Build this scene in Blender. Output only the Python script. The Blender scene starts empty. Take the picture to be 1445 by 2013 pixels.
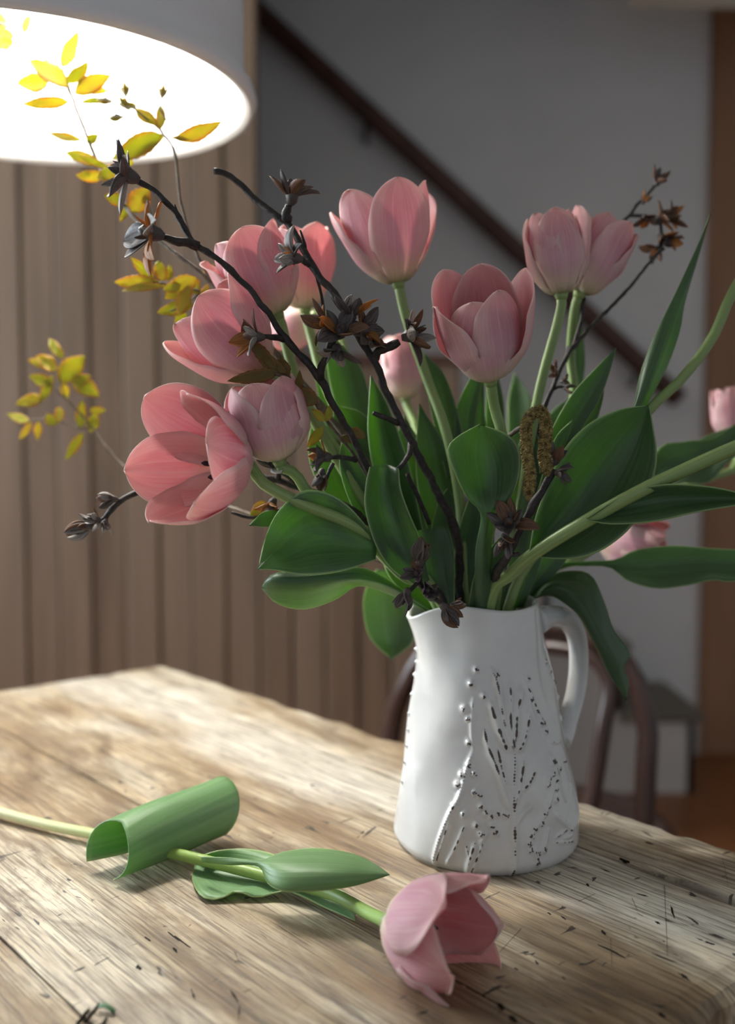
import bpy, math, random
import numpy as np
from mathutils import Vector as V, Matrix, noise as mnoise

# ------------------------------------------------------------------ camera
F = 2000.0; W0, H0 = 1445.0, 2013.0
CAM = V((0, 0, 1.013)); TILT = math.atan(126.5 / F)
FWD = V((0, math.cos(TILT), -math.sin(TILT))); UP = V((0, math.sin(TILT), math.cos(TILT)))
TZ = 0.75                                            # table top height
scene = bpy.context.scene
COL = scene.collection
cd = bpy.data.cameras.new('camera'); cam = bpy.data.objects.new('camera', cd); COL.objects.link(cam)
cam.location = CAM; cam.rotation_euler = (math.pi / 2 - TILT, 0, 0)
cd.sensor_fit = 'VERTICAL'; cd.sensor_height = 36.0; cd.lens = F / H0 * 36.0
cd.clip_start = 0.02; cd.clip_end = 50
cd.dof.use_dof = True; cd.dof.focus_distance = 0.592; cd.dof.aperture_fstop = 3.9
scene.camera = cam
# ------------------------------------------------------------------ world, lights, exposure
scene.view_settings.view_transform = 'Standard'; scene.view_settings.look = 'None'
scene.view_settings.gamma = 1.0; scene.view_settings.use_curve_mapping = False
scene.view_settings.exposure = 0.0
w = bpy.data.worlds.new('world'); scene.world = w; w.use_nodes = True
w.node_tree.nodes['Background'].inputs[0].default_value = (0.80, 0.88, 1.0, 1)
w.node_tree.nodes['Background'].inputs[1].default_value = 0.46
def area(name, loc, target, sx, sy, power, col):
    l = bpy.data.lights.new(name, 'AREA'); l.shape = 'RECTANGLE'; l.size = sx; l.size_y = sy
    l.energy = power; l.color = col
    o = bpy.data.objects.new(name, l); COL.objects.link(o); o.location = loc
    o.rotation_euler = (V(target) - V(loc)).to_track_quat('-Z', 'Y').to_euler()
    return o
area('window_left_offscreen', (-2.50, 1.55, 1.60), (0, 1.40, 1.40), 1.25, 1.25, 108, (0.86, 0.93, 1.0))

# ------------------------------------------------------------------ helpers
random.seed(7)
def ray(x, y):
    return V((1, 0, 0)) * ((x - W0 / 2) / F) + UP * (-(y - H0 / 2) / F) + FWD
def P(x, y, d):                     # the point seen at a pixel, d metres in front of the camera
    r = ray(x, y); return CAM + r * (d / r.y)
def PT(x, y, z):                    # the point seen at a pixel on the horizontal plane z
    r = ray(x, y); return CAM + r * ((z - CAM.z) / r.z)
def smooth(a, b, x):
    t = min(1, max(0, (x - a) / (b - a))); return t * t * (3 - 2 * t)
def lerp(a, b, t): return a + (b - a) * t
def interp(keys, t):                # smooth key interpolation [(t, v), ...]
    for (a, va), (b, vb) in zip(keys, keys[1:]):
        if t <= b:
            return lerp(va, vb, smooth(a, b, t))
    return keys[-1][1]
def catmull(pts, n):
    pts = [V(p) for p in pts]
    if len(pts) == 2:
        return [pts[0].lerp(pts[1], i / (n - 1)) for i in range(n)]
    q = [pts[0] * 2 - pts[1]] + pts + [pts[-1] * 2 - pts[-2]]
    dense = []
    for i in range(1, len(q) - 2):
        p0, p1, p2, p3 = q[i - 1], q[i], q[i + 1], q[i + 2]
        for k in range(16):
            t = k / 16
            dense.append(0.5 * (2 * p1 + (p2 - p0) * t + (2 * p0 - 5 * p1 + 4 * p2 - p3) * t * t + (3 * p1 - p0 - 3 * p2 + p3) * t ** 3))
    dense.append(pts[-1])
    L = [0]
    for a, b in zip(dense, dense[1:]): L.append(L[-1] + (b - a).length)
    out = []; j = 0
    for i in range(n):
        s = L[-1] * i / (n - 1)
        while j < len(L) - 2 and L[j + 1] < s: j += 1
        t = (s - L[j]) / max(1e-9, L[j + 1] - L[j])
        out.append(dense[j].lerp(dense[j + 1], min(1, t)))
    return out
def thing(name, label, cat, loc=(0, 0, 0), group=None):
    o = bpy.data.objects.new(name, None); COL.objects.link(o); o.location = loc
    o.empty_display_size = 0.02
    o['label'] = label; o['category'] = cat
    if group: o['group'] = group
    return o
def offset_of(parent):
    loc = V((0, 0, 0))
    while parent is not None:
        loc += parent.location; parent = parent.parent
    return loc
def obj(name, verts, faces, mats, parent=None, uvs=None, midx=None, shade=True, label=None, kind=None):
    off = offset_of(parent)
    me = bpy.data.meshes.new(name)
    me.from_pydata([tuple(V(v) - off) for v in verts], [], faces)
    if not isinstance(mats, (list, tuple)): mats = [mats]
    for m in mats: me.materials.append(M[m])
    if midx: me.polygons.foreach_set('material_index', midx)
    me.polygons.foreach_set('use_smooth', [shade] * len(me.polygons))
    if uvs:
        ul = me.uv_layers.new(name='UVMap')
        li = np.empty(len(me.loops), dtype=np.int32); me.loops.foreach_get('vertex_index', li)
        ul.data.foreach_set('uv', np.array(uvs, dtype=np.float32)[li].ravel())
    me.update()
    o = bpy.data.objects.new(name, me); COL.objects.link(o); o.parent = parent
    if label: o['label'] = label
    if kind: o['kind'] = kind
    return o
def struct(name, verts, faces, mats, shade=False):
    o = obj(name, verts, faces, mats, None, shade=shade); o['kind'] = 'structure'; return o
def tube(pts, rad, seg=9, cap=True):
    n = len(pts)
    if not hasattr(rad, '__len__'): rad = [rad] * n
    vs, fs, uv = [], [], []
    t = (pts[1] - pts[0]).normalized()
    nrm = t.orthogonal().normalized()
    for i, p in enumerate(pts):
        tt = (pts[min(i + 1, n - 1)] - pts[max(i - 1, 0)]).normalized()
        nrm = (nrm - tt * nrm.dot(tt)).normalized(); b = tt.cross(nrm)
        for k in range(seg):
            a = 2 * math.pi * k / seg
            vs.append(p + (nrm * math.cos(a) + b * math.sin(a)) * rad[i]); uv.append((k / seg, i / (n - 1)))
    for i in range(n - 1):
        for k in range(seg):
            k2 = (k + 1) % seg
            fs.append((i * seg + k, i * seg + k2, (i + 1) * seg + k2, (i + 1) * seg + k))
    if cap:
        fs.append(tuple(range(seg - 1, -1, -1))); fs.append(tuple((n - 1) * seg + k for k in range(seg)))
    return vs, fs, uv
def merge(*parts):
    vs, fs, uv = [], [], []
    for p in parts:
        o = len(vs); vs += list(p[0]); fs += [tuple(i + o for i in f) for f in p[1]]
        uv += list(p[2]) if len(p) > 2 else [(0, 0)] * len(p[0])
    return vs, fs, uv
def box(x0, x1, y0, y1, z0, z1):
    vs = [V((x, y, z)) for z in (z0, z1) for y in (y0, y1) for x in (x0, x1)]
    return vs, [(0, 2, 3, 1), (4, 5, 7, 6), (0, 1, 5, 4), (1, 3, 7, 5), (3, 2, 6, 7), (2, 0, 4, 6)]
def bevel_box(x0, x1, y0, y1, z0, z1, b):
    import bmesh
    vs, fs = box(x0, x1, y0, y1, z0, z1)
    bm = bmesh.new(); bv = [bm.verts.new(v) for v in vs]
    for f in fs: bm.faces.new([bv[i] for i in f])
    bmesh.ops.bevel(bm, geom=bm.edges[:], offset=b, segments=2, affect='EDGES', profile=0.5)
    bm.verts.index_update()
    r = [v.co.copy() for v in bm.verts], [tuple(v.index for v in f.verts) for f in bm.faces]
    bm.free(); return r
def sheet(g, th):
    """a thin closed leaf from a grid of points g[row][col]; front side mat 0, other side mat 1"""
    nt, nu = len(g), len(g[0])
    vs, uv = [], []
    nr = []
    for i in range(nt):
        for j in range(nu):
            du = g[i][min(j + 1, nu - 1)] - g[i][max(j - 1, 0)]
            if du.length < 1e-7:
                k = max(i - 1, 0) if i > nt // 2 else min(i + 1, nt - 1)
                du = g[k][min(j + 1, nu - 1)] - g[k][max(j - 1, 0)]
            dv = g[min(i + 1, nt - 1)][j] - g[max(i - 1, 0)][j]
            n = du.cross(dv)
            nr.append(n.normalized() if n.length > 1e-14 else V((0, -1, 0)))
    for s in (0.5, -0.5):
        for i in range(nt):
            for j in range(nu):
                vs.append(g[i][j] + nr[i * nu + j] * th * s); uv.append((j / (nu - 1), i / (nt - 1)))
    fs, mi = [], []
    N = nt * nu
    for i in range(nt - 1):
        for j in range(nu - 1):
            a, b, c, d = i * nu + j, i * nu + j + 1, (i + 1) * nu + j + 1, (i + 1) * nu + j
            fs.append((a, b, c, d)); mi.append(0)
            fs.append((N + d, N + c, N + b, N + a)); mi.append(1)
    for i in range(nt - 1):
        a, d = i * nu, (i + 1) * nu
        fs.append((a, d, N + d, N + a)); mi.append(0)
        a, d = i * nu + nu - 1, (i + 1) * nu + nu - 1
        fs.append((d, a, N + a, N + d)); mi.append(0)
    for j in range(nu - 1):
        fs.append((j + 1, j, N + j, N + j + 1)); mi.append(0)
        a = (nt - 1) * nu + j
        fs.append((a, a + 1, N + a + 1, N + a)); mi.append(0)
    return vs, fs, uv, mi
def put_sheet(name, g, th, mats, parent, label=None):
    vs, fs, uv, mi = sheet(g, th)
    if not isinstance(mats, (list, tuple)): mats = [mats, mats]
    return obj(name, vs, fs, mats, parent, uvs=uv, midx=mi, label=label)

# ------------------------------------------------------------------ materials
M = {}
class NT:
    def __init__(s, name):
        m = bpy.data.materials.new(name); m.use_nodes = True; s.m = m; s.t = m.node_tree
        s.t.nodes.clear(); s.out = s.n('ShaderNodeOutputMaterial'); M[name] = m
    def n(s, typ, ins=None, **kw):
        nd = s.t.nodes.new(typ)
        for k, v in kw.items(): setattr(nd, k, v)
        for k, v in (ins or {}).items(): s.set(nd.inputs[k], v)
        return nd
    def set(s, sock, v):
        if isinstance(v, bpy.types.NodeSocket): s.t.links.new(v, sock)
        elif isinstance(v, tuple) and len(v) == 3 and sock.type == 'RGBA': sock.default_value = (*v, 1)
        else: sock.default_value = v
    def ramp(s, fac, stops, mode='LINEAR'):
        r = s.n('ShaderNodeValToRGB', {0: fac}); cr = r.color_ramp; cr.interpolation = mode
        while len(cr.elements) < len(stops): cr.elements.new(0.5)
        for e, (p, c) in zip(cr.elements, stops):
            e.position = p; e.color = (*c, 1) if len(c) == 3 else c
        return r.outputs[0]
    def noise(s, vec, scale, detail=3, rough=0.5, dist=0.0):
        return s.n('ShaderNodeTexNoise', {'Vector': vec, 'Scale': scale, 'Detail': detail, 'Roughness': rough, 'Distortion': dist}).outputs['Fac']
    def map(s, vec, scale=(1, 1, 1), loc=(0, 0, 0), rot=(0, 0, 0)):
        return s.n('ShaderNodeMapping', {'Vector': vec, 'Scale': scale, 'Location': loc, 'Rotation': rot}).outputs[0]
    def mix(s, fac, a, b, mode='MIX'):
        m = s.n('ShaderNodeMix', data_type='RGBA', blend_type=mode)
        s.set(m.inputs[0], fac); s.set(m.inputs[6], a); s.set(m.inputs[7], b); return m.outputs[2]
    def math(s, op, a, b=0.0, c=0.0):
        m = s.n('ShaderNodeMath', operation=op); s.set(m.inputs[0], a); s.set(m.inputs[1], b); s.set(m.inputs[2], c); return m.outputs[0]
    def obj(s): return s.n('ShaderNodeTexCoord').outputs['Object']
    def uv(s): return s.n('ShaderNodeTexCoord').outputs['UV']
    def rand(s): return s.n('ShaderNodeObjectInfo').outputs['Random']
    def bump(s, h, strength, dist=0.001):
        return s.n('ShaderNodeBump', {'Height': h, 'Strength': strength, 'Distance': dist}).outputs[0]
    def pbr(s, col, rough=0.5, spec=0.5, normal=None, coat=0.0, coat_rough=0.1, sss=0.0):
        b = s.n('ShaderNodeBsdfPrincipled', {'Base Color': col, 'Roughness': rough, 'Specular IOR Level': spec, 'Coat Weight': coat, 'Coat Roughness': coat_rough})
        if normal is not None: s.set(b.inputs['Normal'], normal)
        return b.outputs[0]
    def finish(s, sh): s.t.links.new(sh, s.out.inputs['Surface']); return s.m
    def thin(s, col, tcol, fac, rough=0.5, spec=0.3, normal=None):
        p = s.pbr(col, rough, spec, normal)
        t = s.n('ShaderNodeBsdfTranslucent', {'Color': tcol}).outputs[0]
        mx = s.n('ShaderNodeMixShader', {0: fac, 1: p, 2: t}).outputs[0]
        return s.finish(mx)
def sep(t, vec):
    q = t.n('ShaderNodeSeparateXYZ', {0: vec}); return q.outputs[0], q.outputs[1], q.outputs[2]

def petal_mat(name, stops, edge, fac, tmul):
    t = NT(name); uv = t.uv(); u, v, _ = sep(t, uv)
    streak = t.noise(t.map(uv, (34, 1.3, 1)), 1.0, 5, 0.65)
    vv = t.math('ADD', v, t.math('MULTIPLY', t.math('SUBTRACT', streak, 0.5), 0.16))
    c = t.ramp(vv, stops)
    e = t.math('ABSOLUTE', t.math('SUBTRACT', u, 0.5))
    em = t.math('MULTIPLY', t.ramp(e, [(0.2, (0, 0, 0)), (0.5, (1, 1, 1))]), 0.75)
    c = t.mix(em, c, edge)
    c = t.mix(t.math('MULTIPLY', t.ramp(streak, [(0.44, (0, 0, 0)), (0.66, (1, 1, 1))]), 0.55), c, edge)
    vein = t.noise(t.map(uv, (85, 2.2, 1), (3.3, 0, 0)), 1.0, 3, 0.6)
    c = t.mix(t.math('MULTIPLY', t.ramp(vein, [(0.48, (0, 0, 0)), (0.66, (1, 1, 1))]), 0.30), c, (0.74, 0.30, 0.38))
    mid = t.ramp(e, [(0.0, (1, 1, 1)), (0.03, (0, 0, 0))])
    c = t.mix(t.math('MULTIPLY', mid, 0.18), c, (0.85, 0.66, 0.62))
    hs = t.n('ShaderNodeHueSaturation', {'Hue': t.math('ADD', 0.497, t.math('MULTIPLY', t.rand(), 0.012)), 'Saturation': 1.0, 'Value': t.math('ADD', 0.92, t.math('MULTIPLY', t.rand(), 0.12)), 'Color': c}).outputs[0]
    tc = t.mix(0.5, hs, tmul, 'MULTIPLY')
    bp = t.bump(streak, 0.28, 0.0006)
    t.thin(hs, hs, fac, 0.5, 0.3, bp)
petal_mat('petal_out', [(0.0, (0.44, 0.50, 0.25)), (0.10, (0.80, 0.72, 0.56)), (0.24, (0.81, 0.52, 0.60)), (0.5, (0.79, 0.41, 0.49)), (0.8, (0.84, 0.46, 0.47)), (1.0, (0.90, 0.60, 0.55))], (0.94, 0.76, 0.71), 0.40, (1, 0.6, 0.55))
petal_mat('petal_in', [(0.0, (0.76, 0.68, 0.34)), (0.10, (0.90, 0.62, 0.46)), (0.28, (0.86, 0.35, 0.36)), (0.65, (0.88, 0.45, 0.46)), (1.0, (0.92, 0.58, 0.55))], (0.92, 0.62, 0.59), 0.42, (1, 0.5, 0.45))

def leaf_mat(name, base, alt, tcol, fac, edge, rough=0.36, stripes=30):
    t = NT(name); uv = t.uv(); u, v, _ = sep(t, uv)
    st = t.noise(t.map(uv, (stripes, 0.8, 1)), 1.0, 2, 0.5)
    big = t.noise(t.map(t.obj(), (1, 1, 1)), 26, 2)
    c = t.mix(t.ramp(st, [(0.35, (0, 0, 0)), (0.65, (1, 1, 1))]), base, alt)
    c = t.mix(t.math('MULTIPLY', big, 0.35), c, alt)
    e = t.math('ABSOLUTE', t.math('SUBTRACT', u, 0.5))
    c = t.mix(t.ramp(e, [(0.475, (0, 0, 0)), (0.492, (1, 1, 1))]), c, edge)
    hs = t.n('ShaderNodeHueSaturation', {'Hue': t.math('ADD', 0.49, t.math('MULTIPLY', t.rand(), 0.02)), 'Saturation': 1.0, 'Value': t.math('ADD', 0.85, t.math('MULTIPLY', t.rand(), 0.3)), 'Color': c}).outputs[0]
    t.thin(hs, tcol, fac, rough, 0.5, t.bump(st, 0.32, 0.0008))
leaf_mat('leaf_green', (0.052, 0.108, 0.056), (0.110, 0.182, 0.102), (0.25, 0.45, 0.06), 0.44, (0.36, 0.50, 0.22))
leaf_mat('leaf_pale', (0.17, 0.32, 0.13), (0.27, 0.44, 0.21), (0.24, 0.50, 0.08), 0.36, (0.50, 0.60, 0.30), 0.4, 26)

def young_mat(name, a, b, c3, fac):
    t = NT(name); uv = t.uv(); u, v, _ = sep(t, uv)
    e = t.math('ABSOLUTE', t.math('SUBTRACT', u, 0.5))
    n = t.noise(t.map(t.obj(), (1, 1, 1)), 90, 3)
    c = t.mix(t.ramp(t.math('ADD', n, t.math('MULTIPLY', t.math('SUBTRACT', t.rand(), 0.5), 0.5)), [(0.4, (0, 0, 0)), (0.62, (1, 1, 1))]), a, b)
    c = t.mix(t.math('MULTIPLY', t.ramp(t.math('ADD', e, t.math('MULTIPLY', t.math('SUBTRACT', n, 0.5), 0.5)), [(0.25, (0, 0, 0)), (0.5, (1, 1, 1))]), 0.8), c, c3)
    vein = t.n('ShaderNodeTexWave', {'Vector': t.map(uv, (2.0, 5.0, 1), (0, 0, 0), (0, 0, 0.5)), 'Scale': 1.2, 'Distortion': 1.0}).outputs['Fac']
    c = t.mix(t.math('MULTIPLY', vein, 0.22), c, (0.25, 0.20, 0.03))
    t.thin(c, c, fac, 0.45, 0.3, t.bump(vein, 0.3, 0.0005))
young_mat('leaf_young', (0.50, 0.52, 0.07), (0.62, 0.55, 0.09), (0.66, 0.30, 0.09), 0.5)
young_mat('leaf_bronze', (0.20, 0.15, 0.05), (0.26, 0.17, 0.06), (0.34, 0.15, 0.05), 0.4)

t = NT('stem_green'); n = t.noise(t.map(t.uv(), (6, 1.0, 1)), 3.0, 3)
c = t.ramp(n, [(0.3, (0.18, 0.27, 0.09)), (0.7, (0.27, 0.36, 0.13))])
t.finish(t.pbr(c, 0.42, 0.4))
t = NT('stem_pale'); u, v, _ = sep(t, t.uv())
c = t.ramp(v, [(0.0, (0.66, 0.66, 0.42)), (0.25, (0.58, 0.62, 0.32)), (0.45, (0.28, 0.42, 0.10)), (1.0, (0.24, 0.38, 0.10))])
t.finish(t.pbr(c, 0.4, 0.4))

t = NT('bark'); ob = t.obj(); n = t.noise(ob, 260, 4, 0.65); n2 = t.noise(ob, 60, 2)
c = t.ramp(n, [(0.3, (0.012, 0.010, 0.009)), (0.6, (0.034, 0.027, 0.024)), (0.82, (0.12, 0.10, 0.09))])
t.finish(t.pbr(c, 0.6, 0.4, t.bump(n, 0.7, 0.0012)))
t = NT('bark_brown'); n = t.noise(t.obj(), 240, 4)
c = t.ramp(n, [(0.3, (0.06, 0.045, 0.03)), (0.7, (0.16, 0.12, 0.08))]); t.finish(t.pbr(c, 0.6, 0.4, t.bump(n, 0.6, 0.001)))
def husk_mat(name, a, b, tr):
    t = NT(name); u = t.uv(); n = t.noise(t.map(u, (14, 2, 1)), 1.0, 3)
    c = t.mix(t.ramp(n, [(0.35, (0, 0, 0)), (0.65, (1, 1, 1))]), a, b)
    t.thin(c, c, tr, 0.5, 0.4, t.bump(n, 0.5, 0.0006))
husk_mat('husk_dark', (0.045, 0.035, 0.032), (0.16, 0.135, 0.125), 0.2)
husk_mat('husk_brown', (0.13, 0.065, 0.038), (0.27, 0.155, 0.095), 0.35)
husk_mat('husk_rust', (0.42, 0.17, 0.05), (0.52, 0.26, 0.08), 0.5)
husk_mat('husk_grey', (0.20, 0.175, 0.16), (0.46, 0.42, 0.38), 0.25)
t = NT('catkin'); n = t.noise(t.obj(), 420, 3)
t.finish(t.pbr(t.ramp(n, [(0.3, (0.05, 0.035, 0.015)), (0.52, (0.24, 0.18, 0.06)), (0.75, (0.42, 0.33, 0.13))]), 0.6, 0.3))
t = NT('bud_green'); t.finish(t.pbr((0.60, 0.60, 0.38), 0.5, 0.3))
t = NT('pistil'); t.finish(t.pbr((0.55, 0.52, 0.25), 0.5, 0.3))
t = NT('anther'); t.finish(t.pbr((0.03, 0.02, 0.03), 0.6, 0.3))
t = NT('anther_yellow'); t.finish(t.pbr((0.70, 0.38, 0.06), 0.6, 0.3))

# glazed earthenware: white glaze that breaks brown on the relief (stain is a mesh attribute)
t = NT('glaze'); ob = t.obj()
st = t.n('ShaderNodeAttribute', attribute_name='stain').outputs['Fac']
n1 = t.noise(ob, 22, 3); n2 = t.noise(ob, 700, 3, 0.6)
c = t.ramp(n1, [(0.35, (0.60, 0.60, 0.585)), (0.6, (0.68, 0.675, 0.655)), (0.8, (0.56, 0.535, 0.495))])
sm = t.ramp(t.math('MULTIPLY', st, t.math('ADD', 0.45, n2)), [(0.33, (0, 0, 0)), (0.52, (1, 1, 1))])
c = t.mix(sm, c, (0.060, 0.042, 0.032))
t.finish(t.pbr(c, t.math('ADD', 0.09, t.math('MULTIPLY', sm, 0.3)), 0.5, t.bump(n1, 0.10, 0.004)))
t = NT('glaze_plain'); n1 = t.noise(t.obj(), 22, 3)
t.finish(t.pbr(t.ramp(n1, [(0.35, (0.60, 0.60, 0.585)), (0.7, (0.68, 0.675, 0.655))]), 0.14, 0.5))

# old table boards: grain along local X
def wood_mat(name):
    t = NT(name); ob = t.obj(); r = t.rand()
    sh = t.n('ShaderNodeVectorMath', {0: ob, 1: t.n('ShaderNodeCombineXYZ', {0: t.math('MULTIPLY', r, 7.0), 1: t.math('MULTIPLY', r, 3.0)}).outputs[0]}, operation='ADD').outputs[0]
    g1 = t.noise(t.map(sh, (9, 210, 60)), 1.0, 5, 0.62, 0.2)
    g2 = t.noise(t.map(sh, (22, 700, 90)), 1.0, 4, 0.6, 0.05)
    pat = t.noise(t.map(sh, (3.4, 15, 5)), 1.0, 6, 0.6, 0.7)
    pat2 = t.noise(t.map(sh, (8, 30, 5), (3.1, 1.7, 0)), 1.0, 5, 0.65, 0.8)
    _, ly_, _ = sep(t, ob)
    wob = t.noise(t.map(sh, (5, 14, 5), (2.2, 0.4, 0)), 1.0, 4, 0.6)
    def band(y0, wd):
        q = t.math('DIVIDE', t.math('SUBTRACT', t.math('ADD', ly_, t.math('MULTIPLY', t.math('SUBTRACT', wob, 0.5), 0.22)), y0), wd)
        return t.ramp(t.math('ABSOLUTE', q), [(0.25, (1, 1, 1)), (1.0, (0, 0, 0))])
    blot = t.noise(t.map(sh, (6, 12, 5), (1.1, 6.7, 0)), 1.0, 4, 0.6, 0.4)
    c = t.ramp(pat, [(0.32, (0.19, 0.128, 0.072)), (0.42, (0.36, 0.265, 0.16)), (0.50, (0.54, 0.435, 0.29)), (0.60, (0.74, 0.66, 0.51))])
    c = t.mix(t.math('MULTIPLY', t.ramp(pat2, [(0.48, (0, 0, 0)), (0.62, (1, 1, 1))]), 0.8), c, (0.15, 0.100, 0.060))
    c = t.mix(t.math('MULTIPLY', t.ramp(blot, [(0.50, (0, 0, 0)), (0.68, (1, 1, 1))]), 0.72), c, (0.22, 0.135, 0.07))
    c = t.mix(t.math('MULTIPLY', t.ramp(blot, [(0.30, (1, 1, 1)), (0.46, (0, 0, 0))]), 0.5), c, (0.72, 0.66, 0.54))
    c = t.mix(t.math('MULTIPLY', band(WORN_SHEEN_Y, 0.07), 0.75), c, (0.80, 0.75, 0.64))  # pale band: bleached wear, with lamp sheen painted into the same colour
    gr = t.ramp(g1, [(0.36, (0, 0, 0)), (0.56, (1, 1, 1))])
    c = t.mix(t.math('SUBTRACT', 0.42, t.math('MULTIPLY', gr, 0.42)), c, (0.11, 0.068, 0.036))
    fine = t.ramp(g2, [(0.40, (0, 0, 0)), (0.52, (1, 1, 1))])
    c = t.mix(t.math('SUBTRACT', 0.62, t.math('MULTIPLY', fine, 0.62)), c, (0.065, 0.04, 0.022))
    # dents, scratches and old ink: short dark marks, some across the grain
    s1 = t.noise(t.map(sh, (38, 120, 20), (0.3, 0.9, 0)), 1.0, 2, 0.4, 1.5)
    s2 = t.noise(t.map(sh, (16, 30, 10), (5.3, 2.9, 0)), 1.0, 2, 0.5)
    mk = t.math('MULTIPLY', t.ramp(s1, [(0.69, (0, 0, 0)), (0.72, (1, 1, 1))]), t.ramp(s2, [(0.50, (0, 0, 0)), (0.56, (1, 1, 1))]))
    s3 = t.noise(t.map(sh, (120, 40, 20), (1.3, 4.9, 0), (0, 0, 0.5)), 1.0, 2, 0.4, 1.2)
    mk2 = t.math('MULTIPLY', t.ramp(s3, [(0.68, (0, 0, 0)), (0.71, (1, 1, 1))]), t.ramp(s2, [(0.42, (1, 1, 1)), (0.5, (0, 0, 0))]))
    mk = t.math('MAXIMUM', mk, mk2)
    c = t.mix(t.math('MULTIPLY', mk, 0.9), c, (0.018, 0.013, 0.010))
    h = t.math('SUBTRACT', t.math('ADD', t.math('MULTIPLY', g1, 0.6), t.math('MULTIPLY', fine, 0.25)), t.math('MULTIPLY', mk, 0.9))
    t.finish(t.pbr(c, t.math('ADD', 0.36, t.math('MULTIPLY', pat, 0.22)), 0.5, t.bump(h, 0.55, 0.0016)))
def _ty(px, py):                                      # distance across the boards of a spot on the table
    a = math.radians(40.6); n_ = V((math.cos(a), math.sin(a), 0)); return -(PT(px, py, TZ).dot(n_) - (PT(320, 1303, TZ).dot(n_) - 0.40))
WORN_SHEEN_Y = _ty(420, 1430)
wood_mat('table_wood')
t = NT('dark_gouge'); t.finish(t.pbr((0.015, 0.011, 0.009), 0.8, 0.2))
t = NT('leaf_scrap'); t.finish(t.pbr((0.05, 0.14, 0.06), 0.4, 0.5))

t = NT('wall_board'); ob = t.obj(); n = t.noise(t.map(ob, (30, 30, 2.0)), 1.0, 4); n2 = t.noise(t.map(ob, (4, 4, 1.2)), 1.0, 3)
c = t.ramp(n, [(0.3, (0.112, 0.068, 0.041)), (0.7, (0.185, 0.117, 0.073))])
c = t.mix(t.math('MULTIPLY', t.rand(), 0.42), c, (0.25, 0.175, 0.12))
t.finish(t.pbr(c, 0.55, 0.4, t.bump(n, 0.2, 0.002)))
t = NT('plaster'); n = t.noise(t.obj(), 3, 3); t.finish(t.pbr(t.ramp(n, [(0.3, (0.66, 0.66, 0.655)), (0.7, (0.72, 0.715, 0.71))]), 0.85, 0.2))
t = NT('ceiling_paint'); n = t.noise(t.obj(), 3, 3); t.finish(t.pbr(t.ramp(n, [(0.3, (0.60, 0.57, 0.47)), (0.7, (0.66, 0.62, 0.52))]), 0.85, 0.2))
t = NT('white_paint'); n = t.noise(t.obj(), 4, 3); t.finish(t.pbr(t.ramp(n, [(0.3, (0.52, 0.50, 0.47)), (0.7, (0.60, 0.58, 0.55))]), 0.6, 0.3))
t = NT('tread_wood'); n = t.noise(t.map(t.obj(), (4, 40, 4)), 1, 3); t.finish(t.pbr(t.ramp(n, [(0.3, (0.125, 0.108, 0.082)), (0.7, (0.18, 0.157, 0.122))]), 0.5, 0.4))
t = NT('rail_wood'); n = t.noise(t.map(t.obj(), (20, 20, 3)), 1, 3); t.finish(t.pbr(t.ramp(n, [(0.3, (0.060, 0.026, 0.018)), (0.7, (0.10, 0.045, 0.03))]), 0.4, 0.4))
t = NT('casing_wood'); n = t.noise(t.map(t.obj(), (30, 30, 2)), 1, 4); t.finish(t.pbr(t.ramp(n, [(0.3, (0.26, 0.135, 0.072)), (0.7, (0.36, 0.19, 0.105))]), 0.5, 0.4))
t = NT('floor_wood'); ob = t.obj(); n = t.noise(t.map(ob, (3, 45, 10)), 1, 4)
c = t.ramp(n, [(0.3, (0.20, 0.070, 0.021)), (0.7, (0.33, 0.128, 0.042))]); c = t.mix(t.math('MULTIPLY', t.rand(), 0.4), c, (0.19, 0.068, 0.024))
t.finish(t.pbr(c, 0.4, 0.4))
t = NT('chair_wood'); n = t.noise(t.map(t.obj(), (30, 30, 5)), 1, 3); t.finish(t.pbr(t.ramp(n, [(0.3, (0.030, 0.016, 0.013)), (0.7, (0.055, 0.030, 0.024))]), 0.28, 0.5))
t = NT('shade_outside'); ob = t.obj(); n = t.noise(t.map(ob, (6, 6, 40)), 1, 3); n2 = t.noise(ob, 60, 2)
t.finish(t.pbr(t.ramp(n, [(0.3, (0.60, 0.61, 0.63)), (0.7, (0.66, 0.67, 0.69))]), 0.6, 0.3, t.bump(n2, 0.15, 0.002)))
t = NT('shade_inside'); ob = t.obj(); n = t.noise(t.map(ob, (5, 5, 130)), 1, 4)
t.finish(t.pbr(t.ramp(n, [(0.38, (0.56, 0.56, 0.55)), (0.5, (0.80, 0.80, 0.79))]), 0.7, 0.2, t.bump(n, 0.5, 0.003)))
t = NT('bulb_glass'); t.finish(t.n('ShaderNodeEmission', {0: (1.0, 0.96, 0.90), 1: 430.0}).outputs[0])
t = NT('dark_metal'); t.finish(t.pbr((0.05, 0.05, 0.05), 0.4, 0.5))
t = NT('window_glass'); t.finish(t.n('ShaderNodeBsdfTransparent', {0: (0.93, 0.95, 0.96)}).outputs[0])

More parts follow.
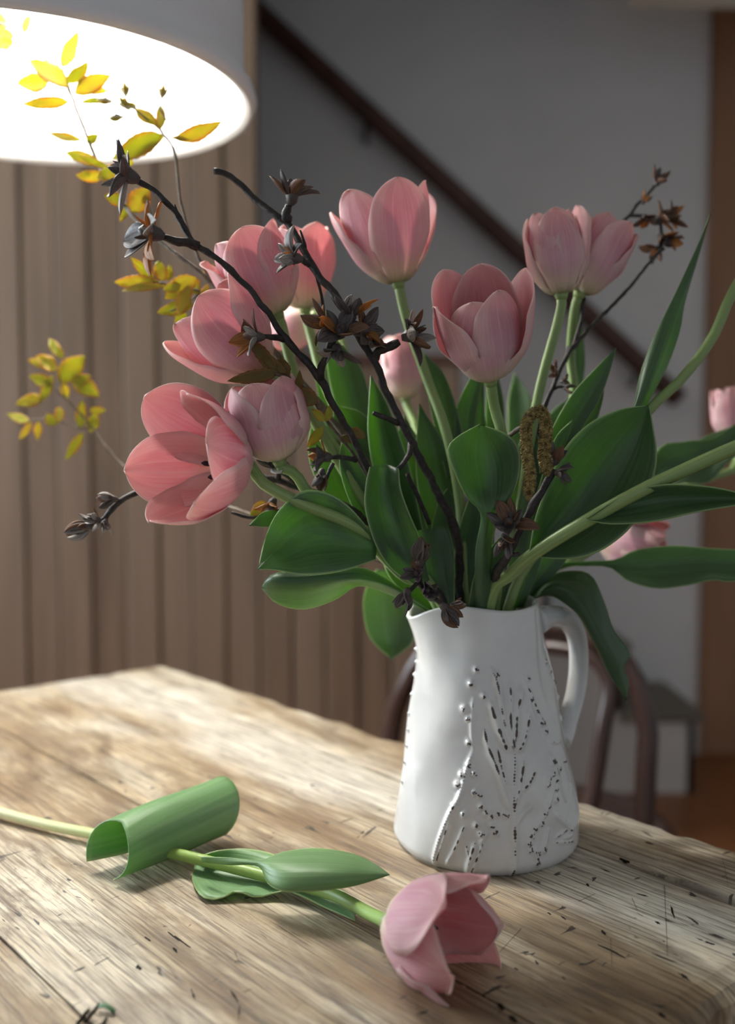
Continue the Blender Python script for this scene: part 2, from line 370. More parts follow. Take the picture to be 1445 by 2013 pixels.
# ------------------------------------------------------------------ setting
fl = struct('floor', *box(-2.45, 2.45, -1.2, 4.6, -0.06, -0.012), 'floor_wood')
for k in range(37):
    x0 = -2.42 + k * 0.131
    vs, fs = box(x0 + 0.001, x0 + 0.130, -1.2, 4.55, -0.015, 0.0)
    # boards run away from the camera
    obj('floor_board', vs, fs, 'floor_wood', fl, shade=False)
YB = 2.30
wb = struct('wall_back', *box(-2.40, P(508, 900, YB).x - 0.004, YB + 0.02, YB + 0.09, 0, 2.44), 'wall_board')
x1 = P(508, 900, YB).x; pitch = 0.0755
k = 0
xe = x1
while xe > -2.3:
    vs, fs = bevel_box(xe - pitch + 0.0012, xe - 0.0012, YB - 0.004 * (k % 2), YB + 0.024, 0.0, 2.44, 0.003)
    obj('plank', vs, fs, 'wall_board', wb, shade=False); xe -= pitch; k += 1
# boarded cheek of the staircase, lower, continuing the boarded wall to the right
zc = P(640, 697, YB).z
ch = struct('trim_1', *box(x1 - 0.004, P(905, 900, YB).x, YB + 0.02, YB + 0.08, 0, zc - 0.02), 'wall_board')
xs = x1; k = 0
while xs < P(880, 900, YB).x:
    vs, fs = bevel_box(xs + 0.002, xs + pitch - 0.002, YB + 0.002 * (k % 2), YB + 0.024, 0.0, zc - 0.02, 0.004)
    obj('plank', vs, fs, 'wall_board', ch, shade=False); xs += pitch; k += 1
ch2 = struct('trim_4', *box(x1 + 0.001, P(597, 900, YB).x, YB + 0.012, YB + 0.085, zc - 0.02, P(560, 545, YB).z), 'wall_board')
for q in (0, 1):
    w2 = (P(597, 900, YB).x - x1) / 2
    obj('plank', *bevel_box(x1 + 0.001 + q * w2, x1 + (q + 1) * w2 - 0.001, YB - 0.002, YB + 0.014, zc, P(560, 545, YB).z, 0.003), 'wall_board', ch2, shade=False)
obj('cap_rail', *bevel_box(x1 - 0.004, P(905, 900, YB).x + 0.01, YB - 0.012, YB + 0.095, zc - 0.02, zc, 0.004), 'rail_wood', ch, shade=False)
YS = 3.32
xc = P(1388, 600, YS).x
struct('wall_stair', *box(-2.40, xc, YS, YS + 0.1, 0, 4.2), 'plaster')
struct('wall_stair_upper', *box(-2.5, -2.40, YB + 0.1, YS, 0, 4.2), 'plaster')
# door casing on the right and the door in it
dr = struct('door_1', *box(xc + 0.17, xc + 0.95, YS + 0.06, YS + 0.1, 0, 2.06), 'casing_wood')
obj('casing', *bevel_box(xc, xc + 0.15, YS - 0.02, YS + 0.1, 0.0, 2.42, 0.006), 'casing_wood', dr, shade=False)
obj('casing', *bevel_box(xc + 0.95, xc + 1.07, YS - 0.02, YS + 0.1, 0.0, 2.42, 0.006), 'casing_wood', dr, shade=False)
obj('lintel', *bevel_box(xc + 0.15, xc + 0.95, YS - 0.018, YS + 0.1, 2.07, 2.42, 0.006), 'casing_wood', dr, shade=False)
for a, b in ((0.12, 0.9), (1.05, 1.9)):
    for c in (0, 1):
        obj('door_panel', *bevel_box(xc + 0.24 + c * 0.34, xc + 0.52 + c * 0.34, YS + 0.045, YS + 0.065, a, b, 0.006), 'casing_wood', dr, shade=False)
struct('wall_stair_right', *box(xc + 1.07, 2.4, YS, YS + 0.1, 0, 2.5), 'plaster')
struct('wall_over_door', *box(xc, 2.4, YS + 0.005, YS + 0.1, 2.42, 2.5), 'plaster')
struct('baseboard_stair', *bevel_box(P(1290, 1500, YS).x, xc, YS - 0.018, YS, 0, 0.14, 0.004), 'white_paint')
# left wall with the daylight window
wl = struct('wall_left', *merge(box(-2.45, -2.40, -1.2, 0.85, 0, 2.44), box(-2.45, -2.40, 2.25, YB + 0.1, 0, 2.44),
     box(-2.45, -2.40, 0.85, 2.25, 0, 0.9), box(-2.45, -2.40, 0.85, 2.25, 2.3, 2.44))[:2], 'plaster')
def window(name, x, y0, y1, z0, z1, side):
    fr = merge(box(x - 0.03, x + 0.03, y0, y0 + 0.05, z0, z1), box(x - 0.03, x + 0.03, y1 - 0.05, y1, z0, z1),
               box(x - 0.03, x + 0.03, y0, y1, z0, z0 + 0.05), box(x - 0.03, x + 0.03, y0, y1, z1 - 0.05, z1))
    o = struct(name, fr[0], fr[1], 'white_paint')
    ym = (y0 + y1) / 2; zm = (z0 + z1) / 2
    obj('glazing_bar', *box(x - 0.012, x + 0.012, ym - 0.012, ym + 0.012, z0 + 0.05, z1 - 0.05), 'white_paint', o, shade=False)
    for a, b in ((y0 + 0.05, ym - 0.012), (ym + 0.012, y1 - 0.05)):
        obj('pane', *box(x + side * 0.02, x + side * 0.024, a, b, z0 + 0.05, z1 - 0.05), 'window_glass', o, shade=False)
    return o
window('window_1', -2.42, 0.85, 2.25, 0.90, 2.30, -1)
wr = struct('wall_right', *merge(box(2.40, 2.45, -1.2, 1.80, 0, 2.44), box(2.40, 2.45, 2.90, YS + 0.1, 0, 2.44),
     box(2.40, 2.45, 1.80, 2.90, 0, 0.8), box(2.40, 2.45, 1.80, 2.90, 2.1, 2.44))[:2], 'plaster')
window('window_right_added', 2.42, 1.80, 2.90, 0.80, 2.10, 1)  # added window, out of view, lets daylight in from the right
struct('ceiling', *merge(box(-2.45, 2.45, -1.2, YB + 0.1, 2.44, 2.50), box(P(1230, 20, 2.9).x, 2.45, YB + 0.1, YS + 0.1, 2.44, 2.50))[:2], 'ceiling_paint')
xb0 = P(1250, 20, 2.75).x
struct('trim_2', *bevel_box(xb0, 2.40, 2.70, 2.86, P(1340, 20, 2.86).z, 2.44, 0.01), 'ceiling_paint')
struct('trim_3', *box(P(1230, 20, 2.9).x - 0.06, P(1230, 20, 2.9).x, YB + 0.1, YS, 2.44, 4.2), 'plaster')
struct('ceiling_stairwell', *box(-2.45, P(1230, 20, 2.9).x, YB + 0.04, YS + 0.1, 4.2, 4.26), 'ceiling_paint')
struct('wall_stairwell', *box(-2.45, P(1230, 20, 2.9).x, YB + 0.04, YB + 0.09, 2.5, 4.2), 'plaster')

# ------------------------------------------------------------------ staircase
YF = 2.93
nose0 = P(1383, 1398, YF)
st = thing('staircase', 'painted staircase with grey-brown wooden treads climbing along the white wall', 'staircase', (nose0.x, YF, 0))
rise, run = 0.205, 0.215
for i in range(7):
    zt = nose0.z + i * rise; xr = nose0.x - i * run
    if xr < P(508, 900, YB).x - 0.6: break
    obj('tread', *bevel_box(xr - run - 0.03, xr, YF - 0.02, YS - 0.003, zt - 0.03, zt, 0.008), 'tread_wood', st, shade=False)
    obj('riser', *box(xr - 0.045, xr - 0.025, YF, YS - 0.003, zt - (rise if i else nose0.z) , zt - 0.03), 'white_paint', st, shade=False)
    obj('side_panel', *box(xr - run - 0.025, xr - 0.025, YF, YF + 0.03, 0.0, zt - 0.03), 'white_paint', st, shade=False)
hr = thing('handrail', 'dark wooden handrail fixed to the white wall above the stairs', 'handrail', P(1335, 785, 3.24))
a, b = P(1335, 785, 3.24), P(440, -40, 3.24)
pts = [a.lerp(b, i / 12) for i in range(13)]
tv = tube(pts, 0.033, 10); obj('rail', *tv[:2], 'rail_wood', hr)
for px, py in ((1250, 760), (720, 275)):
    q = P(px, py, 3.25); best = min(range(200), key=lambda k: abs(a.lerp(b, k / 199).x - q.x)); q = a.lerp(b, best / 199)
    tv = tube(catmull([q + V((0, 0, -0.02)), q + V((0, 0.03, -0.07)), q + V((0, 0.085, -0.075))], 8), 0.008, 8)
    obj('bracket', *tv[:2], 'dark_metal', hr)

# ------------------------------------------------------------------ table
AL = math.radians(40.6)
U = V((-math.sin(AL), math.cos(AL), 0)); N = V((math.cos(AL), math.sin(AL), 0))
pc = PT(320, 1303, TZ); pe = PT(1445, 1962, TZ)
u0, u1 = pe.dot(U), pc.dot(U); nB = pc.dot(N); nF = nB - 0.80
tb = thing('table', 'old worn farmhouse table of pale scarred wooden boards', 'table', U * ((u0 + u1) / 2) + N * ((nB + nF) / 2))
tb.rotation_euler = (0, 0, math.atan2(U.y, U.x))           # local X runs along the boards
def tl(p): q = p - tb.location; return V((q.dot(U), q.dot(V((-U.y, U.x, 0))), p.z))
def tobj(name, vs, fs, mat, parent=tb, shade=False):
    me = bpy.data.meshes.new(name); me.from_pydata([tuple(v) for v in vs], [], fs); me.materials.append(M[mat])
    me.polygons.foreach_set('use_smooth', [shade] * len(me.polygons)); me.update()
    o = bpy.data.objects.new(name, me); COL.objects.link(o); o.parent = parent; return o
# joints between boards, from what the photograph shows
j1 = PT(1400, 1757, TZ).dot(N); j2 = PT(1000, 1980, TZ).dot(N)
edges = [nB, j1, j2, j2 - 0.155, nF]
half = (u1 - u0) / 2; cN = (nB + nF) / 2
def board(nh, nl, idx):
    # local y grows towards -N, so flip
    y0, y1 = -(nh - cN), -(nl - cN)
    nx, ny = 90, 9; th = 0.034
    rows = []
    for i in range(nx + 1):
        x = -half + 2 * half * i / nx
        rnd = 0.007 * mnoise.noise(V((x * 22, idx * 9.1, 0))) + 0.006 * mnoise.noise(V((x * 60, idx * 5.3, 3)))
        ea = 0.0009 + 0.0005 * mnoise.noise(V((x * 14, idx, 1)))
        eb = 0.0009 + 0.0005 * mnoise.noise(V((x * 14, idx + 7, 1)))
        if idx == 0:
            ea = rnd + 0.002
            ea += 0.010 * math.exp(-((x + 0.095) / 0.012) ** 2)       # chip knocked out of the back edge
        if idx == 0:                                                   # long split opening towards the right end
            eb += 0.0090 * smooth(-0.27, -0.36, x) * (0.8 + 0.5 * mnoise.noise(V((x * 40, 2, 2))))
        if idx == 1:
            ea += 0.003 * smooth(-0.30, -0.43, x)
        if idx == len(edges) - 2: eb = rnd + 0.002
        rows.append((x, y0 + ea, y1 - eb))
    vs, fs = [], []
    def endx(x, y):
        if abs(x + half) < 1e-6: return x + 0.012 * mnoise.noise(V((y * 16, 3, idx * 0.1))) + 0.004 * mnoise.noise(V((y * 60, 1, 0)))
        if abs(x - half) < 1e-6: return x + 0.016 * mnoise.noise(V((y * 9, 8, 0))) + 0.004 * mnoise.noise(V((y * 50, 1, 4)))
        return x
    b = 0.004
    for (x, a, c) in rows:
        ex = min(1, min(x + half, half - x) / 0.02)
        for k in range(ny + 1):
            y = lerp(a, c, k / ny)
            z = TZ
            if k in (0, ny): z -= b * (1.0 if (idx == 0 and k == 0) or (idx == len(edges) - 2 and k == ny) else 0.35)
            z -= 0.006 * (1 - ex) ** 2
            vs.append(V((endx(x, y), y, z)))
    m = ny + 1
    for i in range(nx):
        for k in range(ny): fs.append((i * m + k, (i + 1) * m + k, (i + 1) * m + k + 1, i * m + k + 1))
    top = len(vs)
    for v in list(vs): vs.append(V((v.x, v.y, TZ - th)))
    for i in range(nx):
        for k in range(ny): fs.append((top + i * m + k + 1, top + (i + 1) * m + k + 1, top + (i + 1) * m + k, top + i * m + k))
        fs.append((i * m, top + i * m, top + (i + 1) * m, (i + 1) * m))
        fs.append(((i + 1) * m + ny, top + (i + 1) * m + ny, top + i * m + ny, i * m + ny))
    for k in range(ny):
        fs.append((k + 1, top + k + 1, top + k, k)); e = nx * m
        fs.append((e + k, top + e + k, top + e + k + 1, e + k + 1))
    fs = [tuple(reversed(f)) for f in fs]
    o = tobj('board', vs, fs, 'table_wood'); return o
import bmesh
for i in range(len(edges) - 1):
    o = board(edges[i], edges[i + 1], i)
    bm = bmesh.new(); bm.from_mesh(o.data); bmesh.ops.recalc_face_normals(bm, faces=bm.faces); bm.to_mesh(o.data); bm.free()
ins = 0.07; hw = (nB - nF) / 2
for s in (-1, 1):
    tobj('apron', *bevel_box(-half + ins, half - ins, s * (hw - ins) - 0.012, s * (hw - ins) + 0.012, TZ - 0.034 - 0.10, TZ - 0.034, 0.003), 'table_wood')
    tobj('apron', *bevel_box(s * (half - ins) - 0.012, s * (half - ins) + 0.012, -hw + ins, hw - ins, TZ - 0.034 - 0.10, TZ - 0.034, 0.003), 'table_wood')
    for s2 in (-1, 1):
        x, y = s * (half - ins), s2 * (hw - ins)
        vs, fs = bevel_box(x - 0.032, x + 0.032, y - 0.032, y + 0.032, 0, TZ - 0.034, 0.005)
        for v in vs:
            if v.z < 0.3: v.x = x + (v.x - x) * 0.7; v.y = y + (v.y - y) * 0.7
        tobj('leg', vs, fs, 'table_wood')
# gouges and holes: dark chipped pits let into the boards
def gouge(px, py, lx, ly, rot=0.0, seed=0):
    c = tl(PT(px, py, TZ)); rnd = random.Random(seed); n = 11
    ring = []
    for k in range(n):
        a = 2 * math.pi * k / n; r = 0.45 + 0.9 * rnd.random()
        x, y = lx * r * math.cos(a), ly * r * math.sin(a)
        ring.append(V((c.x + x * math.cos(rot) - y * math.sin(rot), c.y + x * math.sin(rot) + y * math.cos(rot), TZ + 0.00012)))
    vs = ring + [V((c.x, c.y, TZ + 0.00008))] + [V((v.x, v.y, TZ - 0.002)) for v in ring]
    fs = [(k, (k + 1) % n, n) for k in range(n)] + [(k, n + 1 + k, n + 1 + (k + 1) % n, (k + 1) % n) for k in range(n)]
    o = tobj('gouge', vs, fs, 'dark_gouge'); return o
for i, (px, py, lx, ly, r) in enumerate([(1277, 1658, .0035, .0022, 0), (1395, 1854, .0036, .0020, 0), (1205, 1871, .010, .0016, .05), (1310, 1885, .009, .0010, -.1),
        (966, 1858, .007, .0017, .6), (1187, 1834, .0035, .0012, .5), (1108, 1805, .003, .0011, .4), (1080, 1796, .003, .0014, .3), (1345, 1920, .005, .0022, .4),
        (1300, 1993, .0022, .0014, .2), (1008, 2000, .0032, .002, .2), (985, 1976, .004, .0013, .4), (1155, 1740, .003, .0014, .8), (1265, 1760, .006, .0011, -.2), (1322, 1792, .011, .0009, .9),
        (1292, 1814, .0025, .0014, .4), (340, 1840, .010, .0012, .05), (358, 1851, .011, .0013, .0), (290, 1846, .005, .0013, .0), (345, 1868, .004, .0017, .2), (273, 1902, .0032, .0020, .3),
        (460, 1957, .008, .0012, .3), (380, 1957, .007, .0009, .35), (160, 2000, .008, .0010, .9), (180, 1990, .010, .0010, .9), (203, 2010, .006, .0010, .9), (470, 1990, .008, .0007, .6),
        (845, 1570, .004, .0013, .3), (1108, 1923, .003, .0010, .3), (1015, 1905, .0022, .001, .2), (1055, 1893, .003, .001, .5), (1228, 1690, .006, .0008, 0), (1190, 1711, .005, .0009, 0)]):
    gouge(px, py, lx * .8, ly * .62, -r, i)
def scratch(p, q, w=0.00006):
    a, b = tl(PT(*p, TZ)), tl(PT(*q, TZ)); d = (b - a).normalized(); s = V((-d.y, d.x, 0)) * w
    vs = [a - s, b - s * .4, b + s * .4, a + s]; vs = [V((v.x, v.y, TZ + 0.00012)) for v in vs] + [V((v.x, v.y, TZ - 0.001)) for v in vs]
    tobj('scratch', vs, [(0, 1, 2, 3), (0, 4, 5, 1), (2, 6, 7, 3), (1, 5, 6, 2), (3, 7, 4, 0)], 'dark_gouge')
for p, q in [((1306, 1740), (1312, 1880)), ((1420, 1686), (1432, 1740)), ((1200, 1845), (1204, 1905)), ((1242, 1765), (1253, 1790)), ((1025, 1825), (970, 1885)),
             ((1170, 1757), (1137, 1772))]:
    scratch(p, q)
lc = PT(212, 1984, TZ); sc_ = thing('leaf_scrap', 'tiny cut scrap of dark green leaf lying on the table boards', 'leaf scrap', lc)
g = [[lc + V((-0.0042 + 0.0084 * i / 4, -0.0016 + 0.0032 * j / 3 - 0.0036 * i / 4, 0.0015 + 0.0012 * math.sin(i)))for j in range(4)] for i in range(5)]
put_sheet('blade', g, 0.0006, 'leaf_scrap', sc_)

# ------------------------------------------------------------------ chair behind the table (bentwood)
chd = 1.30
def CP(px, py, d): return P(px, py, d)
cc = P(1020, 1400, 1.33)
chair = thing('bentwood_chair', 'dark brown bentwood chair with hooped back standing behind the table', 'chair', V((cc.x, cc.y + 0.02, 0)))
def poly(pts, r, n=40, seg=12):
    tv = tube(catmull(pts, n), r, seg); return tv[0], tv[1]
Lb, Rb = P(742, 1520, 1.40), P(1262, 1600, 1.24)
seatc = V((cc.x + 0.10, cc.y + 0.16, 0.45))
hoop = [V((Lb.x + 0.0, Lb.y - 0.0, 0.0)), V((Lb.x, Lb.y, 0.40)), P(770, 1440, 1.39), P(800, 1345, 1.375), P(860, 1265, 1.36), P(1010, 1226, 1.33), P(1160, 1252, 1.29), P(1240, 1320, 1.265), P(1272, 1420, 1.25), P(1270, 1520, 1.245), V((P(1262, 1600, 1.24).x, 1.24, 0.45)), V((P(1240, 1600, 1.24).x, 1.245, 0.0))]
obj('back_hoop', *poly(hoop, 0.0135, 80, 12), 'chair_wood', chair)
obj('inner_hoop', *poly([P(1150, 1640, 1.25), P(1166, 1560, 1.25), P(1185, 1440, 1.255), P(1197, 1340, 1.265), P(1150, 1285, 1.285), P(1040, 1270, 1.32), P(930, 1290, 1.35), P(870, 1380, 1.365), P(860, 1500, 1.37), P(880, 1600, 1.365)], 0.0105, 60, 12), 'chair_wood', chair)
mid = V(((hoop[1].x + hoop[10].x) / 2, (hoop[1].y + hoop[10].y) / 2, 0)); dirb = V((-math.sin(0.28), -math.cos(0.28), 0)) * -1
fwd = V((hoop[10].y - hoop[1].y, -(hoop[10].x - hoop[1].x), 0)).normalized()
if fwd.y < 0: fwd = -fwd
sv = []
sc0 = mid + fwd * 0.17; side = V((fwd.y, -fwd.x, 0))
n = 32
prof = [(0.0, 0.448), (0.15, 0.449), (0.172, 0.458), (0.19, 0.462), (0.198, 0.452), (0.196, 0.435), (0.17, 0.432), (0.0, 0.432)]
vs, fs = [], []
for r, z in prof:
    for k in range(n):
        a = 2 * math.pi * k / n; vs.append(sc0 + fwd * (r * math.cos(a)) + side * (r * math.sin(a)) + V((0, 0, z)))
for i in range(len(prof) - 1):
    for k in range(n): fs.append((i * n + k, i * n + (k + 1) % n, (i + 1) * n + (k + 1) % n, (i + 1) * n + k))
obj('seat', vs, fs, 'chair_wood', chair)
for s in (-1, 1):
    p0 = sc0 + fwd * 0.13 + side * (0.12 * s) + V((0, 0, 0.435)); p1 = sc0 + fwd * 0.19 + side * (0.17 * s)
    obj('leg', *poly([p0, p0.lerp(p1, 0.5) + fwd * 0.005, p1], 0.0135, 10, 10), 'chair_wood', chair)
ring = [sc0 + fwd * (0.155 * math.cos(2 * math.pi * k / 32)) + side * (0.155 * math.sin(2 * math.pi * k / 32)) + V((0, 0, 0.24)) for k in range(33)]
tv = tube(ring, 0.009, 8); obj('leg_ring', tv[0], tv[1], 'chair_wood', chair)

# ------------------------------------------------------------------ pendant lamp
RL = 0.192; HL = 0.302
lx, ly, lz = -0.98 * HL, 2.96 * HL, CAM.z + HL
lamp = thing('pendant_lamp', 'white plaster pendant lamp with rolled lip, lit from inside', 'lamp', (lx, ly, lz))
def lathe(prof, n=96):
    vs, fs = [], []
    for r, z in prof:
        for k in range(n):
            a = 2 * math.pi * k / n; vs.append(V((lx + r * math.cos(a), ly + r * math.sin(a), lz + z)))
    for i in range(len(prof) - 1):
        for k in range(n): fs.append((i * n + k, i * n + (k + 1) % n, (i + 1) * n + (k + 1) % n, (i + 1) * n + k))
    return vs, fs
outer = [(0.012, 0.262), (0.06, 0.258), (0.11, 0.240), (0.150, 0.212), (0.178, 0.17), (0.187, 0.12), (0.189, 0.07), (0.189, 0.03), (0.190, 0.018), (0.194, 0.011), (0.1985, 0.006), (0.2, 0.000), (0.1985, -0.005), (0.194, -0.0065)]
inner = [(0.194, -0.0065), (0.189, -0.004), (0.1855, 0.002), (0.184, 0.012), (0.1835, 0.03), (0.183, 0.07), (0.181, 0.118), (0.172, 0.166), (0.146, 0.205), (0.108, 0.232), (0.06, 0.249), (0.012, 0.253)]
vo, fo = lathe(outer); fo = [tuple(reversed(f)) for f in fo]
sh = obj('shade', vo, fo, 'shade_outside', lamp)
vi, fi = lathe(inner); fi = [tuple(reversed(f)) for f in fi]
obj('inner_lining', vi, fi, 'shade_inside', sh)
obj('cap', *lathe([(0.0, 0.30), (0.016, 0.298), (0.02, 0.285), (0.02, 0.255), (0.012, 0.252)], 24), 'dark_metal', lamp)
tv = tube([V((lx, ly, lz + 0.295)), V((lx, ly, 2.0)), V((lx, ly, 2.44))], 0.003, 8); obj('cord', tv[0], tv[1], 'dark_metal', lamp)
obj('socket', *lathe([(0.0, 0.255), (0.018, 0.253), (0.018, 0.205), (0.014, 0.2), (0.0, 0.2)], 20), 'dark_metal', lamp)
obj('bulb', *lathe([(0.0, 0.202), (0.014, 0.200), (0.016, 0.19), (0.026, 0.168), (0.03, 0.15), (0.027, 0.132), (0.016, 0.122), (0.0, 0.119)], 24), 'bulb_glass', lamp)

# ------------------------------------------------------------------ jug
JX, JY, JH = 0.0797, 0.67, 0.161
RZ = np.array([-0.02, 0.0, 0.036, 0.071, 0.105, 0.131, 0.150, 0.161, 0.18]); RR = np.array([0.0632, 0.0628, 0.0588, 0.0530, 0.0474, 0.0430, 0.0412, 0.0406, 0.0406])
RC = np.array([0, 0, 0, -0.0006, -0.002, -0.0045, -0.0065, -0.0075, -0.0075])
def jr(z): return np.interp(z, RZ, RR)
def jc(z): return np.interp(z, RZ, RC)
def jug_hit(px, py):
    r = ray(px, py); r = np.array(r)
    best = None
    for k in range(400):
        y = 0.58 + k * 0.0004
        p = np.array(CAM) + r * (y / r[1]); z = p[2] - TZ
        if math.hypot(p[0] - JX - jc(z), p[1] - JY) <= jr(z): break
    else:
        y = 0.62; p = np.array(CAM) + r * (y / r[1]); z = p[2] - TZ
    return math.atan2(p[1] - JY, p[0] - JX - jc(z)), z
def zc7(x, y): return 740 + x / 3.141, 1160 + y / 3.141
strokes = [  # (points in px of a close-up of the jug, ridge width mm, height mm, stain)
 ([(840, 1805), (850, 1600), (850, 1430), (845, 1200), (850, 1010)], 2.0, 1.3, .9), ([(850, 1010), (800, 880), (770, 740), (740, 560), (705, 485)], 2.2, 1.5, .6),
 ([(835, 1380), (800, 1290), (745, 1100), (690, 960), (668, 860)], 1.9, 1.3, .9), ([(800, 1200), (770, 1090), (748, 985)], 1.7, 1.2, .9),
 ([(800, 980), (770, 900), (735, 800), (702, 690)], 2.2, 1.5, .8), ([(850, 1000), (820, 800), (820, 570)], 2.0, 1.3, .6), ([(850, 930), (860, 740), (892, 600)], 2.0, 1.4, .7),
 ([(868, 990), (905, 900), (935, 740)], 2.0, 1.4, .9), ([(850, 1340), (885, 1200), (905, 1030)], 1.8, 1.2, .8), ([(895, 1240), (940, 1190), (975, 1105)], 1.5, 1.0, .8),
 ([(1080, 1030), (1020, 900), (960, 770), (905, 530)], 1.2, 0.8, .25), ([(855, 1450), (900, 1380), (960, 1320)], 1.6, 0.9, .3),
 ([(600, 670), (590, 850), (598, 990)], 1.3, 0.8, .45), ([(598, 990), (560, 1100), (520, 1260), (455, 1390), (385, 1580), (345, 1740)], 1.5, 1.1, .8),
 ([(465, 1400), (420, 1540), (375, 1680)], 1.3, 0.9, .9), ([(542, 1465), (490, 1590), (430, 1700)], 1.1, 0.7, .95), ([(610, 1560), (575, 1680), (550, 1800)], 1.6, 1.1, .85),
 ([(660, 1560), (620, 1660), (565, 1800)], 1.4, 1.0, .8), ([(560, 1580), (575, 1640)], 1.0, 0.6, .7), ([(690, 1480), (640, 1570)], 1.4, 0.8, .2),
 ([(1120, 940), (1180, 1150), (1230, 1380), (1280, 1560)], 1.4, 1.0, .5), ([(1085, 1050), (1150, 1250), (1180, 1320)], 1.2, 0.7, .5), ([(1095, 1380), (1200, 1490), (1270, 1570)], 1.4, 0.9, .4),
 ([(1112, 1530), (1180, 1482), (1215, 1490)], 1.0, 0.5, .95), ([(1120, 1562), (1215, 1550)], 1.0, 0.4, .9), ([(1075, 935), (1130, 940)], 1.0, 0.5, .9), ([(1190, 1180), (1270, 1480)], 1.6, 1.0, .3),
 ([(930, 600), (975, 720), (1040, 840)], 1.6, 1.1, .8), ([(1100, 1060), (1060, 1330), (960, 1500), (940, 1600)], 1.3, 0.8, .4), ([(1040, 1590), (1060, 1480)], 1.2, .8, .5), ([(1000, 1690), (975, 1600)], 1.6, 1.2, .7)]
buds = [(620, 490, .7), (590, 575, 1), (665, 650, .9), (545, 730, 1), (570, 795, .5), (570, 940, .8), (570, 1080, 1), (530, 1140, 1), (605, 1130, .9), (505, 1200, 1), (610, 1245, 1), (640, 1268, .6), (485, 1330, 1), (545, 1380, 1),
        (650, 1335, .9), (680, 1370, .7), (710, 1390, .9), (752, 1378, .9), (800, 1390, .8), (622, 1445, 1), (712, 1455, .8), (652, 1505, 1), (740, 1500, .8), (745, 520, .8), (935, 545, .7), (950, 680, .6), (985, 745, .6), (1015, 820, .9),
        (1090, 1060, .8), (1080, 1130, .9), (1055, 1160, .9), (1050, 1195, .9), (1105, 1225, .6), (1105, 1290, 1), (1060, 1330, .8), (1040, 1380, .8), (1022, 1440, .8), (980, 1475, .8), (960, 1520, .8), (945, 1565, .9), (950, 1600, .8), (1038, 1605, .9), (995, 1685, 1), (1000, 1630, .6),
        (1045, 440, .5), (1070, 500, .5), (1095, 570, .5), (1120, 660, .5), (1140, 790, .6), (1160, 850, .6), (1175, 905, .6), (1210, 1080, .5), (1228, 1200, .5), (1120, 1100, .5), (1150, 1050, .5), (250, 360, .4), (245, 440, .4), (235, 520, .4), (225, 640, .4), (212, 760, .4), (205, 860, .5), (195, 960, .4), (185, 1060, .4), (170, 1180, .4)]
seg_pts = []                       # sampled relief points: theta, z, width, height, stain
rr = random.Random(3)
for pts, wd, ht, stn in strokes:
    h = [jug_hit(*zc7(*p)) for p in pts]
    cur = catmull([V((a, z * 20, 0)) for a, z in h], 40)
    for i, c in enumerate(cur):
        s = min(1, 6 * min(i / 39, 1 - i / 39) + 0.35)
        nz = 0.62 + 1.5 * mnoise.noise(V((i * 0.23, len(seg_pts) // 40 * 3.3, 0)))
        seg_pts.append((c.x, c.y / 20, wd * 1.15e-3 * (0.5 + 0.6 * s), ht * 1.9e-3 * s, stn * max(0, min(1.3, nz))))
nb = len(seg_pts)
for bx, by, s in buds:
    a, z = jug_hit(*zc7(bx, by))
    seg_pts.append((a, z, 2.0e-3 * (0.6 + 0.5 * s), 2.5e-3 * (0.5 + 0.5 * s), 0.0))
    for q in range(5):
        aa = rr.uniform(0, 6.28); rq = rr.uniform(0, .0016)
        seg_pts.append((a + math.cos(aa) * rq / .05, z + math.sin(aa) * rq, 0.85e-3, 1.7e-3 * s, 1.25))
# a plain repeat of the pressed plants round the unseen back
back = [(a + 2.35, z, w_, h_, s_) for (a, z, w_, h_, s_) in seg_pts if -2.4 < a < -0.9]
seg_pts += back
NTH, NZ = 760, 300
th = np.linspace(-math.pi, math.pi, NTH, endpoint=False); zz = np.linspace(0, 1, NZ)
TH, ZZ = np.meshgrid(th, zz)                          # NZ x NTH
SP = math.radians(-166)                               # spout, to the left and a little forward
def angd(a, b): return (a - b + math.pi) % (2 * math.pi) - math.pi
dS = angd(TH, SP)
top = JH - 0.008 * np.exp(-(dS / 0.42) ** 2) + 0.0012 * np.sin(3 * TH + 1) - 0.001 * np.exp(-(angd(TH, -1.2) / 0.5) ** 2)
Z = ZZ * top
R = np.interp(Z, RZ, RR) + 0.0105 * np.exp(-(dS / 0.40) ** 2) * np.clip((Z - 0.118) / 0.043, 0, 1) ** 1.7
R = R - 0.0018 * np.exp(-(np.abs(dS) - 0.75) ** 2 / 0.06) * np.clip((Z - 0.12) / 0.04, 0, 1)
R = R - 0.0045 * np.clip(1 - Z / 0.008, 0, 1) ** 2.2    # rounded foot
R = R + 0.0006 * np.sin(TH * 3 + Z * 60) + 0.0004 * np.sin(TH * 7 - Z * 90)
CX = JX + np.interp(Z, RZ, RC)
D = np.zeros_like(R); ST = np.zeros_like(R)
for a, z, wd, ht, stn in seg_pts:
    rloc = float(jr(z)); span = 4.5 * wd
    i0, i1 = np.searchsorted(zz, [(z - span) / JH, (z + span) / JH]); i0 = max(0, i0 - 1); i1 = min(NZ, i1 + 1)
    da = span / rloc; j = int((a + math.pi) / (2 * math.pi) * NTH); dj = int(da / (2 * math.pi) * NTH) + 2
    cols = np.arange(j - dj, j + dj + 1) % NTH
    sub = np.ix_(np.arange(i0, i1), cols)
    d2 = (angd(TH[sub], a) * rloc) ** 2 + (Z[sub] - z) ** 2
    D[sub] = np.maximum(D[sub], ht * np.exp(-d2 / (wd * wd)))
    ST[sub] = np.maximum(ST[sub], stn * np.exp(-d2 / (wd * (0.42 if wd > 1e-3 else 0.62)) ** 2))
R = R + D
